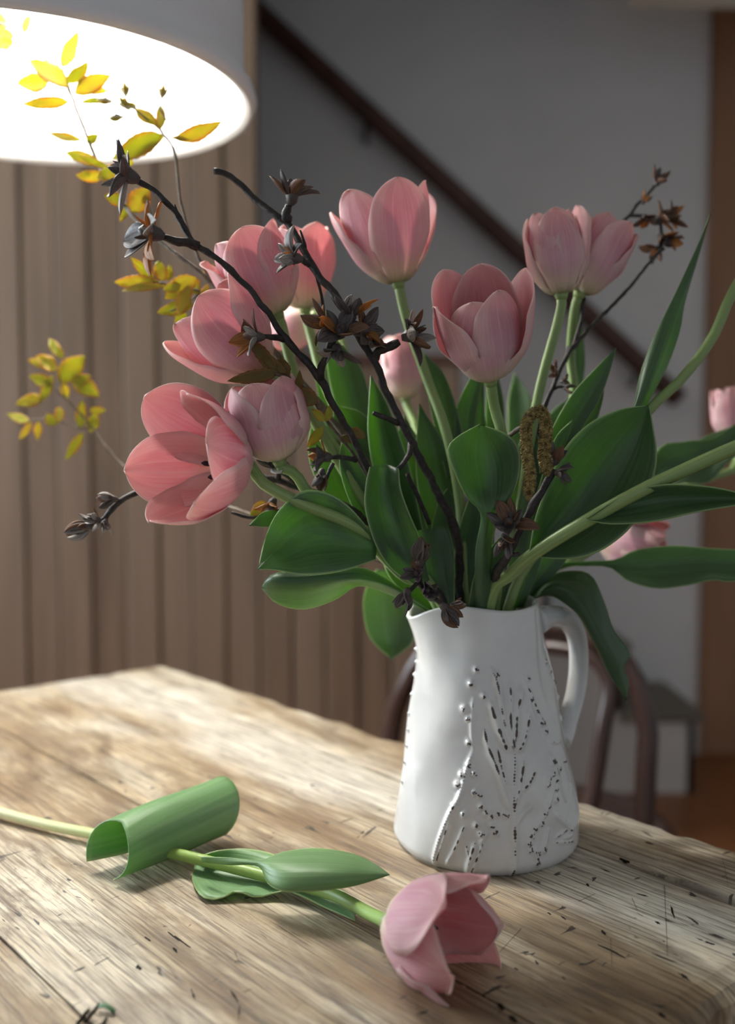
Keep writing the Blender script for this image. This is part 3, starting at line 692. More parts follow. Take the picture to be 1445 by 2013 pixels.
jug = thing('jug', 'white glazed stoneware jug with pressed plant relief holding the bouquet', 'jug', (JX, JY, TZ))
X = CX + R * np.cos(TH) - JX; Y = R * np.sin(TH)
outv = np.stack([X, Y, Z], -1).reshape(-1, 3)
# rim and inside wall
inn = []
for f_, dr_, dz_ in ((1.0, -0.0012, 0.0014), (1.0, -0.0028, 0.0012), (1.0, -0.0042, -0.001)):
    inn.append((R[-1] + dr_, Z[-1] + dz_, CX[-1]))
for f_ in (0.93, 0.8, 0.6, 0.4, 0.2, 0.06):
    i = int(f_ * (NZ - 1)); inn.append(((R - D)[i] - 0.005, Z[i], CX[i]))
inn.append((np.full(NTH, 0.03), np.full(NTH, 0.006), CX[0])); inn.append((np.full(NTH, 0.001), np.full(NTH, 0.006), CX[0]))
invs = np.concatenate([np.stack([c + r * np.cos(th) - JX, r * np.sin(th), z], -1) for r, z, c in inn])
bot = np.stack([CX[0] + 0.001 * np.cos(th) - JX, 0.001 * np.sin(th), np.zeros(NTH)], -1)
allv = np.concatenate([outv, invs, bot])
rows_ = NZ + len(inn)
ii, jj = np.meshgrid(np.arange(rows_ - 1), np.arange(NTH), indexing='ij'); j2_ = (jj + 1) % NTH
quads = np.stack([ii * NTH + jj, ii * NTH + j2_, (ii + 1) * NTH + j2_, (ii + 1) * NTH + jj], -1).reshape(-1, 4)
jb = np.arange(NTH); b0 = rows_ * NTH
quads = np.concatenate([quads, np.stack([b0 + jb, b0 + (jb + 1) % NTH, (jb + 1) % NTH, jb], -1)])
me = bpy.data.meshes.new('body')
me.vertices.add(len(allv)); me.vertices.foreach_set('co', allv.astype(np.float32).ravel())
me.loops.add(len(quads) * 4); me.loops.foreach_set('vertex_index', quads.astype(np.int32).ravel())
me.polygons.add(len(quads)); me.polygons.foreach_set('loop_start', np.arange(0, len(quads) * 4, 4, dtype=np.int32))
me.update(calc_edges=True); me.validate()
me.polygons.foreach_set('use_smooth', [True] * len(me.polygons))
for nm, arr in (('stain', ST),):
    at = me.attributes.new(nm, 'FLOAT', 'POINT'); full = np.zeros(len(allv), dtype=np.float32); full[:NZ * NTH] = arr.ravel(); at.data.foreach_set('value', full)
me.materials.append(M['glaze'])
jo = bpy.data.objects.new('body', me); COL.objects.link(jo); jo.parent = jug
hp = [P(1052, 1222, .672), P(1080, 1212, .680), P(1110, 1216, .690), P(1132, 1245, .697), P(1138, 1300, .698), P(1131, 1365, .692), P(1112, 1428, .682), P(1098, 1455, .676)]
cur = catmull(hp, 40); rad = [interp([(0, .0095), (.12, .0075), (.5, .0068), (.85, .0068), (1, .009)], i / 39) for i in range(40)]
tv = tube(cur, rad, 16)
hc = cur
vs = tv[0]
obj('handle', vs, tv[1], 'glaze_plain', jug)

# ------------------------------------------------------------------ plant builders
RIMC = V((JX - 0.0075, JY, TZ + JH))
def jug_foot(rim):                    # where a stem that enters at rim ends inside the jug
    off = V((rim.x - RIMC.x, rim.y - RIMC.y, 0))
    return V((JX, JY, TZ + 0.03)) - off * 0.55
def in_neck(p, rmax=0.032):
    q = V((p.x - RIMC.x, p.y - RIMC.y, 0))
    if q.length > rmax: q = q * (rmax / q.length)
    return V((RIMC.x + q.x, RIMC.y + q.y, RIMC.z - 0.001))
def parse(s, dflt=None):
    out = []
    for tok in s.split():
        q = [float(v) for v in tok.split(',')]
        out.append(P(q[0], q[1], (q[2] if len(q) > 2 else dflt) / 100))
    return out
def stem(root, pts, r, mat='stem_green', n=46, enter=True, name='stem', taper=1.0, foot=None):
    pts = list(pts)
    if enter: pts[-1] = in_neck(pts[-1]); pts.append(jug_foot(pts[-1]))
    cur = catmull(pts, n)
    rad = [r * lerp(1, taper, i / (n - 1)) for i in range(n)]
    vs, fs, uv = tube(cur, rad, 10)
    return obj(name, vs, fs, mat, root, uvs=uv)
def loft(curves, nt=22, nu=11):
    cs = [catmull(c, nt) for c in curves]
    return [catmull([c[i] for c in cs], nu) if (cs[0][i] - cs[-1][i]).length > 1e-6 else [cs[0][i]] * nu for i in range(nt)]
def leaf(root, left, right, d, mid=None, belly=0.0, mat='leaf_green', name='leaf', nt=24, nu=11, wave=0.0006):
    """leaf from its two margins (base to tip); without a midrib line it is cupped by belly (m, + = away from camera)"""
    L, Rr = parse(left, d), parse(right, d)
    for c in (L, Rr):
        if abs(c[0].z - RIMC.z) < 0.012 and abs(c[0].x - RIMC.x) < 0.06 and (c[0].y - RIMC.y) < 0.06: c[0] = in_neck(c[0], 0.034) + V((0, 0, -0.004))
    if mid: g = loft([L, parse(mid, d), Rr], nt, nu)
    else:
        a, b = catmull(L, nt), catmull(Rr, nt)
        g = []
        for i in range(nt):
            wdt = (a[i] - b[i]).length
            m = (a[i] + b[i]) / 2; m = m + (m - CAM).normalized() * (belly * min(1, wdt / 0.03))
            g.append(catmull([a[i], m, b[i]], nu) if wdt > 1e-6 else [a[i]] * nu)
    ph = random.random() * 9
    for i in range(nt):
        for j in range(nu):
            e = abs(j / (nu - 1) - 0.5) * 2
            g[i][j] = g[i][j] + V((0, 1, 0)) * (wave * e * math.sin(i * 0.75 + ph + 2 * (j > nu / 2)) - 0.0007 * (1 - e) ** 6)
    return put_sheet(name, g, 0.0007, mat, root)
def petal_grid(base, fr, phi, L, Wd, keys, rc_k=1.0, nt=26, nu=13, r0=0.0025, seed=0, point=0.0, ruffle=0.0012, twist=0.0):
    ax, ex, ey = fr
    rad = ex * math.cos(phi) + ey * math.sin(phi); side = ax.cross(rad)
    r, z = r0, 0.0; g = []; pt = 0.0
    rnd = random.Random(seed); o1, o2 = rnd.random() * 9, rnd.random() * 9
    for i in range(nt):
        tt = 1 - (1 - i / (nt - 1)) ** 1.7; ds = L * (tt - pt); pt = tt
        al = math.radians(interp(keys, tt))
        if i: r += math.sin(al) * ds; z += math.cos(al) * ds
        if tt < 0.5: sh = 0.34 + 0.66 * math.sin(tt / 0.5 * math.pi / 2)
        else:
            q = (tt - 0.5) / 0.5; sh = max(0, 1 - q ** 2.5) ** 0.60
        hw = Wd / 2 * sh
        rc = max(abs(r) * 1.02, Wd * 0.30) * rc_k
        inward = (-rad * math.cos(al) + ax * math.sin(al))
        c = base + ax * z + rad * r
        row = []
        for j in range(nu):
            s = (j / (nu - 1) * 2 - 1)
            th_ = s * hw / rc
            p = c + side * (rc * math.sin(th_)) + inward * (rc * (1 - math.cos(th_)))
            p = p + inward * (ruffle * abs(s) * math.sin(tt * 10 + o1 + 3 * s) * tt + 0.0004 * s * s * math.sin(tt * 23 + o2) + 0.0006 * math.exp(-(s / 0.10) ** 2) * min(1, tt * 3))
            p = p + rad * (twist * s * tt * 0.01)
            row.append(p)
        g.append(row)
    return g
def tulip_head(root, base, axis, L=0.068, Wd=0.046, opens=(0,) * 6, phi0=0.0, keys=None, lens=(1,) * 6, seed=0, stamens=False, rc=1.0, widths=(1,) * 6, ruffle=0.0016):
    ax = axis.normalized(); tc = (CAM - base); ex = (tc - ax * tc.dot(ax)).normalized(); ey = ax.cross(ex)
    fr = (ax, ex, ey)
    k0 = keys or [(0, 86), (0.26, 36), (0.62, 6), (1.0, -16)]
    for i in range(6):
        o = opens[i]; inner = i % 2
        ks = [(k0[0][0], k0[0][1]), (k0[1][0], k0[1][1] + 0.55 * o), (k0[2][0], k0[2][1] + o), (k0[3][0], k0[3][1] + 1.35 * o)]
        g = petal_grid(base + ax * (0.0015 * inner), fr, math.radians(phi0 + i * 60), L * lens[i] * (0.97 if inner else 1), Wd * widths[i] * (0.96 if inner else 1), ks, rc, seed=seed * 10 + i, ruffle=ruffle * (0.6 + 0.8 * ((i * 37 + seed) % 10) / 10), r0=0.0022 if inner else 0.003)
        put_sheet('petal', g, 0.00045, ['petal_out', 'petal_in'], root)
    # receptacle joining stem and petals
    pts = [base - ax * 0.004, base - ax * 0.0005, base + ax * 0.003]
    tv = tube(pts, [0.0034, 0.0046, 0.0036], 12); obj('receptacle', *tv[:2], 'stem_green', root)
    if stamens:
        tv = tube([base, base + ax * 0.012, base + ax * 0.021, base + ax * 0.0235], [0.0032, 0.0036, 0.0034, 0.0046], 10)
        obj('pistil', *tv[:2], 'pistil', root)
        for k in range(6):
            a = k * math.pi / 3 + 0.3; d = ex * math.cos(a) + ey * math.sin(a)
            p0 = base + d * 0.004; p1 = base + ax * 0.013 + d * 0.009; p2 = p1 + ax * 0.010 + d * 0.002
            tv = tube(catmull([p0, (p0 + p1) / 2 + d * .001, p1], 6), 0.0007, 6); f = obj('stamen', *tv[:2], 'anther_yellow', root)
            tv = tube([p1, p1.lerp(p2, .2), p1.lerp(p2, .8), p2], [0.0005, 0.0015, 0.0015, 0.0004], 8); obj('anther', *tv[:2], 'anther', f)
def axis_px(bx, by, d, tx, ty, dd):      # direction from base pixel to tip pixel, tip dd metres further away
    return P(tx, ty, d + dd) - P(bx, by, d)
GROUP = 'pink tulips in the jug'
def tulip(label, name='tulip'):
    return thing(name, label, 'tulip', (JX, JY, TZ + 0.03), GROUP)

# ------------------------------------------------------------------ tulips
T = {}
def flower(key, label, base, tip, d, dd, L, Wd, opens, phi0, stempts, keys=None, lens=(1,) * 6, stamens=False, r=0.0034, rc=1.0, widths=(1,) * 6):
    root = tulip(label); T[key] = root
    b = P(base[0], base[1], d); ax = axis_px(base[0], base[1], d, tip[0], tip[1], dd)
    if L: tulip_head(root, b, ax, L, Wd, opens, phi0, keys, lens, seed=sum(map(ord, key)), stamens=stamens, rc=rc, widths=widths)
    axn = ax.normalized()
    pts = [b + axn * 0.001, b - axn * 0.005] + parse(stempts)
    stem(root, pts, r)
    return root
flower('a', 'tall pink tulip with flared cup, highest of the bouquet', (783, 556), (752, 392), .68, .0, .072, .047, (7, 3, 8, 5, 10, 4), 20,
       '803,640,68 838,740,68 880,860,67 905,1000,67 915,1195,66', keys=[(0, 88), (.24, 40), (.6, 10), (1, -2)], lens=(1, 1, 1.06, .96, .95, 1))
flower('b', 'closed pink tulip on the upright stem beside the split-open one', (1103, 578), (1084, 430), .68, .0, .061, .040, (-4, -3, -3, -4, 0, -2), 14,
       '1095,640,68 1062,760,68 1040,880,68 1020,1010,68 990,1120,68 975,1196,67', keys=[(0, 88), (.24, 34), (.6, 2), (1, -20)])
flower('c', 'pink tulip leaning outward against the closed upright one', (1140, 576), (1186, 466), .715, .0, .062, .046, (-4, 4, 10, 6, 6, -6), 50,
       '1128,620,72 1122,700,73 1128,780,73 1110,880,73 1060,1020,71 1010,1190,69', keys=[(0, 88), (.24, 34), (.6, 6), (1, -8)])
flower('d', 'full pink cup tulip with a deep coral inside facing the room', (964, 746), (936, 558), .62, -.022, .074, .054, (-7, -4, 8, -4, 0, 8), -14,
       '972,800,63 988,870,63 975,980,64 955,1090,65 945,1200,65', keys=[(0, 88), (.26, 40), (.62, 2), (1, -16)], stamens=True, lens=(.84, .9, 1.0, 1.06, 1.06, .85), widths=(1.12, 1, 1, 1, 1, 1))
flower('e', 'large pink tulip with yellow petal bases crossed by the dark branch', (545, 618), (485, 498), .66, .0, .064, .054, (0, 4, 10, 4, 6, -2), 12,
       '566,690,66 592,770,66 650,870,66 740,990,66 820,1110,66 878,1198,66', keys=[(0, 88), (.25, 42), (.6, 6), (1, -12)])
flower('f', 'pale pink tulip half hidden behind the large yellow-based one', (600, 606), (585, 470), .74, .0, .066, .050, (2, 0, 6, 2, 6, 0), 40,
       '612,660,74 640,760,73 700,880,72 790,1030,70 880,1190,69')
flower('g', 'pale pink bud showing its greenish base under the half-hidden tulip', (618, 622), (560, 655), .80, .02, .048, .040, (-6,) * 6, 20,
       '660,640,80 690,740,78 730,880,76 810,1040,72 890,1192,70')
flower('h', 'plump pink tulip nodding left above the cut-open bronze leaves', (520, 730), (400, 620), .63, -.008, .069, .054, (-2, 6, 6, 4, 4, -4), 16,
       '548,752,64 600,800,64 660,900,65 750,1040,65 850,1195,65', keys=[(0, 88), (.26, 42), (.62, 8), (1, -10)])
flower('i', 'rounded closed pink tulip next to the wide-open one', (549, 904), (512, 768), .61, -.006, .060, .054, (-5, 0, 0, 2, 0, -2), -12,
       '580,930,61.5 612,975,62 700,1040,63 790,1130,64 850,1200,64', keys=[(0, 88), (.28, 46), (.62, 2), (1, -24)], widths=(1.2, 1, 1, 1, 1, 1))
flower('j', 'wide-open pink tulip facing sideways with coral inside and yellow centre', (480, 913), (330, 888), .60, -.040, .072, .053, (0, 10, 20, 20, 14, 14), 20,
       '520,952,60 600,993,60.5 680,1025,61 760,1075,62 850,1200,64', keys=[(0, 88), (.26, 46), (.62, 8), (1, -14)], stamens=True, r=0.0036, lens=(.78, .95, 1, 1.02, 1, 1))
flower('k', 'out-of-focus pink tulip far back behind the centre of the bouquet', (797, 783), (783, 655), .86, .0, .060, .046, (-6,) * 6, 10,
       '815,830,85 826,880,84 850,1000,78 890,1120,73 920,1188,71', keys=[(0, 88), (.24, 36), (.6, 2), (1, -18)])
flower('l', 'pink tulip reaching sideways over the dark leaf towards the door casing', (1452, 870), (1440, 800), .86, .0, .055, .044, (-6,) * 6, 10,
       '1440,925,85 1400,938,84 1290,985,80 1150,1090,74 1030,1190,69')
flower('m', 'drooping pink tulip tucked behind the broad right-hand leaf', (1180, 1062), (1245, 1075), .80, -.01, .058, .044, (-2, 4, 8, 4, 4, -2), 10,
       '1150,1064,79 1110,1090,77 1060,1140,73 1030,1192,69')
flower('n', 'tulip whose pale curving stem arches up past the long narrow leaf', (1560, 400), (1580, 290), .68, .0, .062, .046, (0,) * 6, 10,
       '1500,480,68 1440,575,68 1400,665,67.5 1340,745,67 1282,800,66.5 1180,920,66 1075,1060,66 1000,1196,66')
flower('o', 'tulip with thick stem sweeping out low across its broad leaves', (1560, 838), (1680, 800), .57, .0, .066, .050, (0,) * 6, 10,
       '1445,880,58 1350,922,58.5 1250,970,59 1150,1026,60 1056,1084,61 1010,1125,62.5 960,1205,64', r=0.0040)
# more stems crowding the neck
# ------------------------------------------------------------------ tulip leaves
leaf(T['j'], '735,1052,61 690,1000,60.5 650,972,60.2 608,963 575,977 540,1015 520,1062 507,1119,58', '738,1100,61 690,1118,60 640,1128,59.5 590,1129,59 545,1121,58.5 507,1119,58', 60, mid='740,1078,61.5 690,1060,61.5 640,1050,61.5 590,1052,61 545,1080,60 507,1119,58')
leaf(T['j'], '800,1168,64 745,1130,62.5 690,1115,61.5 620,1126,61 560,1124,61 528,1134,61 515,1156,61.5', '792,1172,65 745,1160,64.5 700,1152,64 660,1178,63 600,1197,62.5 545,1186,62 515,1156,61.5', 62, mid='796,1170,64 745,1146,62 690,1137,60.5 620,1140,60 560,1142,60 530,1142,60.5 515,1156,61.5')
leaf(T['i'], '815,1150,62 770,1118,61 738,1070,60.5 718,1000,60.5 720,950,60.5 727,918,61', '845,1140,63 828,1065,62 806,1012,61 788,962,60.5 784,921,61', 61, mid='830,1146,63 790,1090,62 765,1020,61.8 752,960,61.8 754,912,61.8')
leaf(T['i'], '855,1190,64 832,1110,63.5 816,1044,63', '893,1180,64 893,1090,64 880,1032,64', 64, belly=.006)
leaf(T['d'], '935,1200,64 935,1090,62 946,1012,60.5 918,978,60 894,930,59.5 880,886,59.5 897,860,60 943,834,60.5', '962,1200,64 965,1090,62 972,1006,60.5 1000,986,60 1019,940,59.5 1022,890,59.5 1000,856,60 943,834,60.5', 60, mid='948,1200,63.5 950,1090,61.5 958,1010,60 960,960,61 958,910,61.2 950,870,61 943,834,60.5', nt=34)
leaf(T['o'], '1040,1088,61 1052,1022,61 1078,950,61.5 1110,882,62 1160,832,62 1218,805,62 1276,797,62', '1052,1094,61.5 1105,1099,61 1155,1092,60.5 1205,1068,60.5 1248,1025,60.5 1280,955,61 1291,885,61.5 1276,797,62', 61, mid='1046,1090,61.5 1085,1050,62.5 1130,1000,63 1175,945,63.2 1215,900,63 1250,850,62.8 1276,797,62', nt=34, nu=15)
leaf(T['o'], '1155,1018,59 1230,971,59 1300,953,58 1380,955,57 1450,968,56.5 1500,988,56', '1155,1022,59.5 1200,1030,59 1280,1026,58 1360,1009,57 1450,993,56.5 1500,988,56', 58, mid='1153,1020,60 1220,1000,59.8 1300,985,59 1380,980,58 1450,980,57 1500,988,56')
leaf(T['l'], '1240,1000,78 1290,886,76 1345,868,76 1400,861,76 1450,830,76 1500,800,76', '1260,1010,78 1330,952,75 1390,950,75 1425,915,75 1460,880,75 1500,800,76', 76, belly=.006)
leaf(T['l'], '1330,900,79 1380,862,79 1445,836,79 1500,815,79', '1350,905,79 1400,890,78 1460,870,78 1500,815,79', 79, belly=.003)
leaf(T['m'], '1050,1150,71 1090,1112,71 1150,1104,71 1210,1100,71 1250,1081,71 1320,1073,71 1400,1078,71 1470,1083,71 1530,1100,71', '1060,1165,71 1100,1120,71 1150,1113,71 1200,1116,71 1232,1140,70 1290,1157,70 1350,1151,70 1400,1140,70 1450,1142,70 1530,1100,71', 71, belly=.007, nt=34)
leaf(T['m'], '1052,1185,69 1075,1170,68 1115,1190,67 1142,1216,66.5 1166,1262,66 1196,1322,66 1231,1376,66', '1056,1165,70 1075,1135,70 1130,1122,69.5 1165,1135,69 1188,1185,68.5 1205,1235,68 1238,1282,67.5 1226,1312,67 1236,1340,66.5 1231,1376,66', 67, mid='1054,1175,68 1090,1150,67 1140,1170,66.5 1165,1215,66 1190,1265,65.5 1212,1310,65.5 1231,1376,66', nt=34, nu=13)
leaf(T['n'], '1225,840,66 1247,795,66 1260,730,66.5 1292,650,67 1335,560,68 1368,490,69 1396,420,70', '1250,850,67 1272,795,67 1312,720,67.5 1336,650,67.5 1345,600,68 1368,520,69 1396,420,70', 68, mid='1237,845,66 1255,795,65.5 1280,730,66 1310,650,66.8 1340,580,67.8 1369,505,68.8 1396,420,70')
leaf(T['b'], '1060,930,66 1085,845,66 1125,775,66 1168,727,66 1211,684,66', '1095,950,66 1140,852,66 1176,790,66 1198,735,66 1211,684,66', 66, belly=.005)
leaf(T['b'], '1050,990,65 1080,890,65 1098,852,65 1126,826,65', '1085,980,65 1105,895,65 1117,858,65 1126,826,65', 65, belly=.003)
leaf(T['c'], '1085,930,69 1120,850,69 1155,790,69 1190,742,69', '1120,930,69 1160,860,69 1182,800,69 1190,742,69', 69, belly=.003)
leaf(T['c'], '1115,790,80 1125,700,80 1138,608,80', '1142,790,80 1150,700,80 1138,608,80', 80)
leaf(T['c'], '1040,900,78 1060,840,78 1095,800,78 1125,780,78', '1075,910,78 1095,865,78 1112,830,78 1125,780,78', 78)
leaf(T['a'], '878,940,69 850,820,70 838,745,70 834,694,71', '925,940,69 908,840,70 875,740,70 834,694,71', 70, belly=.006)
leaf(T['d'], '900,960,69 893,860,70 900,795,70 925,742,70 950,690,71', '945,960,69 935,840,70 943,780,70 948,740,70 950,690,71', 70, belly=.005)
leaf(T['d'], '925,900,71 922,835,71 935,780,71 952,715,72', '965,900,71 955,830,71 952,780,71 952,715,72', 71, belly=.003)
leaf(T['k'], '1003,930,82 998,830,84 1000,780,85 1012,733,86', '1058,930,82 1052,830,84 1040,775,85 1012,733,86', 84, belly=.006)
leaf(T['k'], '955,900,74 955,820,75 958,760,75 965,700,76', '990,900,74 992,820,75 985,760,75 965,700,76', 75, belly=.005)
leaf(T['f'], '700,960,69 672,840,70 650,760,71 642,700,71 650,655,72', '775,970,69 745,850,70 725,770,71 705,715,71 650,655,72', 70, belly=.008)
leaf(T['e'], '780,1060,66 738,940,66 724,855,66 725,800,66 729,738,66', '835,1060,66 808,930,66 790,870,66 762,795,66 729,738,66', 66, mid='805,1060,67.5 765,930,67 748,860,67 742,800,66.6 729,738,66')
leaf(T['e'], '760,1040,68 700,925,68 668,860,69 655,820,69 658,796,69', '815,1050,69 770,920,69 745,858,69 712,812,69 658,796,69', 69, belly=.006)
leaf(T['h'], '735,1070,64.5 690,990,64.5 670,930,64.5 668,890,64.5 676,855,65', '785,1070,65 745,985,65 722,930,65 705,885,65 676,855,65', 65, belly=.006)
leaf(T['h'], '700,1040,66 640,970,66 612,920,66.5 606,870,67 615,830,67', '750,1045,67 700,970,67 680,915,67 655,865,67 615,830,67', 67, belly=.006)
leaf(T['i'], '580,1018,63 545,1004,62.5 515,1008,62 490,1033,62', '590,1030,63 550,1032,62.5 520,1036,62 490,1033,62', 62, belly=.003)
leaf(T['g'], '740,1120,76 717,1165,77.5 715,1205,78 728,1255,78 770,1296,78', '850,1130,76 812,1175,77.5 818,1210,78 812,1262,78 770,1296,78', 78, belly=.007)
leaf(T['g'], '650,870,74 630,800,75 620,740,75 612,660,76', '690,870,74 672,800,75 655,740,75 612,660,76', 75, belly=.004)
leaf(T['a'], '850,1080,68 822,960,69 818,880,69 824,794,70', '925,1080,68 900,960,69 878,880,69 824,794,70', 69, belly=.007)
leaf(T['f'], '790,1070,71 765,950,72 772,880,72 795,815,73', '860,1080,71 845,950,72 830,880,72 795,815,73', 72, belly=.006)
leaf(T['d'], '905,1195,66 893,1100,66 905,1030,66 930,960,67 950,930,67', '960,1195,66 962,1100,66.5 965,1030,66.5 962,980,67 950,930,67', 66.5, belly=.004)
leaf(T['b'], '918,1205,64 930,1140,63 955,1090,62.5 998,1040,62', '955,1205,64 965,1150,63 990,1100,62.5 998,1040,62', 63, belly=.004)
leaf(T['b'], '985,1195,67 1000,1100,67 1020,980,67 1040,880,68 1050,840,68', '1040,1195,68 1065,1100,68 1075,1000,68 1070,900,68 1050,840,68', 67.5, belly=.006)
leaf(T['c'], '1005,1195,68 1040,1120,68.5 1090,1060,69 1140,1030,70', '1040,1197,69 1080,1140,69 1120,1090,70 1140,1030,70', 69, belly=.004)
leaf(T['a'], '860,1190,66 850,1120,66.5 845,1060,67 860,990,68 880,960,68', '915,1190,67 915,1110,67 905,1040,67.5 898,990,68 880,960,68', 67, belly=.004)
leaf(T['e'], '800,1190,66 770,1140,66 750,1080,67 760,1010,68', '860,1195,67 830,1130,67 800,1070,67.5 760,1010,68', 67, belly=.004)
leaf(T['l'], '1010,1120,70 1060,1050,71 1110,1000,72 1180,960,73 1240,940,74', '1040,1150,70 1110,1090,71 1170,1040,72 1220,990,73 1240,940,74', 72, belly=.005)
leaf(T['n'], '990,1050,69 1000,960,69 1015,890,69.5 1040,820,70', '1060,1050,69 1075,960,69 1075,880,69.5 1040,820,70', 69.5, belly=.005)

# ------------------------------------------------------------------ dried blossom branches
def bark_tube(root, name, pts, r0, r1, mat='bark', n=None, seed=0, enter=False):
    pts = list(pts)
    if enter: pts[-1] = in_neck(pts[-1]); pts.append(jug_foot(pts[-1]))
    Lg = sum((b - a).length for a, b in zip(pts, pts[1:])); n = n or max(8, int(Lg / 0.0035))
    cur = catmull(pts, n)
    rnd = random.Random(seed); rad = []
    for i in range(n):
        r = lerp(r0, r1, i / (n - 1)); knot = 0.35 * max(0, mnoise.noise(V((i * 0.33, seed * 3.7, 0)))) + 0.12 * rnd.uniform(-1, 1)
        rad.append(r * (1 + knot))
    cur = [p + V((mnoise.noise(V((i * .4, seed, 1))), 0, mnoise.noise(V((i * .4, seed, 5))))) * r1 * 0.35 for i, p in enumerate(cur)]
    vs, fs, uv = tube(cur, rad, 8)
    return obj(name, vs, fs, mat, root, uvs=uv)
def sepal_grid(base, d, up, L, Wd, curl, nt=9, nu=5, cup=0.35):
    d = d.normalized(); side = d.cross(up).normalized(); nn = side.cross(d)
    g = []; p = base.copy(); dir_ = d.copy()
    for i in range(nt):
        tt = i / (nt - 1)
        if i:
            dir_ = (d * math.cos(curl * tt) + nn * math.sin(curl * tt)); p = p + dir_ * (L / (nt - 1))
        hw = Wd / 2 * max(0, math.sin(math.pi * min(1, tt * 0.93 + 0.07) ** 1.05)) ** 0.75 if i < nt - 1 else 0
        nl = side.cross(dir_)
        g.append([p + side * (hw * s) + nl * (cup * hw * s * s) for s in (-1, -.5, 0, .5, 1)])
    return g
def husk(root, c, d, size, n=6, seed=0, mats=('husk_dark', 'husk_brown', 'husk_rust', 'husk_dark', 'husk_grey'), spread=(35, 80), extra=3):
    """dry calyx: a knobbly core with stiff sepals around it"""
    rnd = random.Random(seed); d = d.normalized(); e1 = d.orthogonal().normalized(); e2 = d.cross(e1)
    tv = tube([c - d * size * .35, c - d * size * .22, c, c + d * size * .25, c + d * size * .36], [size * .10, size * .20, size * .25, size * .20, size * .06], 9)
    vs = [v + V((mnoise.noise(v * 400), mnoise.noise(v * 400 + V((9, 0, 0))), mnoise.noise(v * 400 + V((0, 9, 0))))) * size * .06 for v in tv[0]]
    core = obj('husk', vs, tv[1], 'husk_dark', root)
    for k in range(n + extra):
        a = 2 * math.pi * (k + rnd.uniform(-.25, .25)) / n
        sp = math.radians(rnd.uniform(*spread)) if k < n else math.radians(rnd.uniform(8, 30))
        out = e1 * math.cos(a) + e2 * math.sin(a)
        dv = d * math.cos(sp) + out * math.sin(sp)
        L = size * 1.32 * rnd.uniform(.62, 1.0) * (1 if k < n else .6)
        g = sepal_grid(c + out * size * .10 - d * size * .05, dv, d if sp > .6 else out, L, L * rnd.uniform(.40, .62) * (1 if k < n else .6), rnd.uniform(-.7, .8), cup=rnd.uniform(.2, .8))
        m = rnd.choice(mats); put_sheet('sepal', g, 0.0005, m, core)
    return core
BG = 'dark dry-blossom branches in the jug'
def branch(label): return thing('blossom_branch', label, 'branch', (JX, JY, TZ + 0.03), BG)
B1 = branch('longest dark branch leaning left, with furry dry husks at its forked tip')
bark_tube(B1, 'bark', parse('258,350,58.6 286,364,59 312,382,59 346,420,59 370,462,59 385,482,59 432,512,59 490,568,59.5 530,620,59.5 560,664,60 625,738,60.5 652,790,61 690,855,62 730,935,63 800,1060,64.5 885,1196,66'), .0016, .0030, seed=1, enter=True)
bark_tube(B1, 'twig', parse('388,484,59 365,476,58.5 345,474,58 318,466,58'), .0026, .0018, seed=2)
bark_tube(B1, 'twig', parse('558,668,60 535,662,59.5 512,662,59'), .0020, .0014, seed=3)
bark_tube(B1, 'twig', parse('630,745,60.5 634,715,60 648,690,59.5 655,668,59'), .0026, .0019, seed=4)
bark_tube(B1, 'twig', parse('350,425,59 346,412,59 344,402,59'), .0012, .0004, seed=5)
husk(B1, P(250, 345, 58.5 / 100), V((-1, -.4, .35)), .020, 8, 11, ('husk_dark', 'husk_dark', 'husk_grey', 'husk_brown'), (35, 105), 4)
husk(B1, P(298, 458, 57.5 / 100), V((-1, -.4, .25)), .020, 8, 12, ('husk_dark', 'husk_grey', 'husk_rust', 'husk_grey', 'husk_brown'), (30, 95))
husk(B1, P(505, 662, .588), V((-1, -.3, .1)), .0135, 6, 13, ('husk_grey', 'husk_brown', 'husk_rust'), (20, 70))
husk(B1, P(668, 652, .585), V((.3, -.8, .5)), .0155, 7, 14)
husk(B1, P(640, 640, .592), V((-.9, -.2, .5)), .0145, 6, 15, ('husk_grey', 'husk_rust', 'husk_brown'))
husk(B1, P(688, 622, .592), V((.2, -.3, 1)), .0150, 6, 16)
husk(B1, P(712, 650, .60), V((.9, -.4, .3)), .0145, 6, 17, ('husk_rust', 'husk_brown', 'husk_dark'))
husk(B1, P(662, 690, .588), V((-.1, -.4, -1)), .013, 5, 18, ('husk_grey', 'husk_dark'))
B2 = branch('dark branch with a bare curved tip rising left of the tallest tulip')
bark_tube(B2, 'bark', parse('420,336,64 440,340,64 462,353,64 500,390,64 545,425,63.5 566,440,63.5 592,482,63 622,536,62.5 660,580,62 695,640,61 722,690,61 740,716,61 756,762,61.5 790,832,62 826,902,62.5 860,968,63 893,1035,64 905,1110,65 908,1196,65.5'), .0019, .0029, seed=6, enter=True)
bark_tube(B2, 'twig', parse('562,436,63.5 563,420,63.4 568,404,63.2'), .0034, .0022, seed=7)
bark_tube(B2, 'twig', parse('612,522,62.7 600,515,62.3 588,508,62'), .0022, .0017, seed=8)
bark_tube(B2, 'twig', parse('738,704,61 745,690,60.6 765,682,60.2 785,672,60'), .0028, .0020, seed=9)
bark_tube(B2, 'twig', parse('783,832,62 760,822,61.4 733,812,61'), .0019, .0014, seed=10)
bark_tube(B2, 'twig', parse('808,868,62.2 806,890,61.8 795,908,61.5 782,922,61.3'), .0019, .0013, seed=11)
bark_tube(B2, 'twig', parse('800,930,64 825,985,64 845,1030,64.3'), .0014, .0014, seed=12)
bark_tube(B2, 'twig', parse('600,490,63 596,470,62.6 590,452,62.4'), .0012, .0006, seed=13)
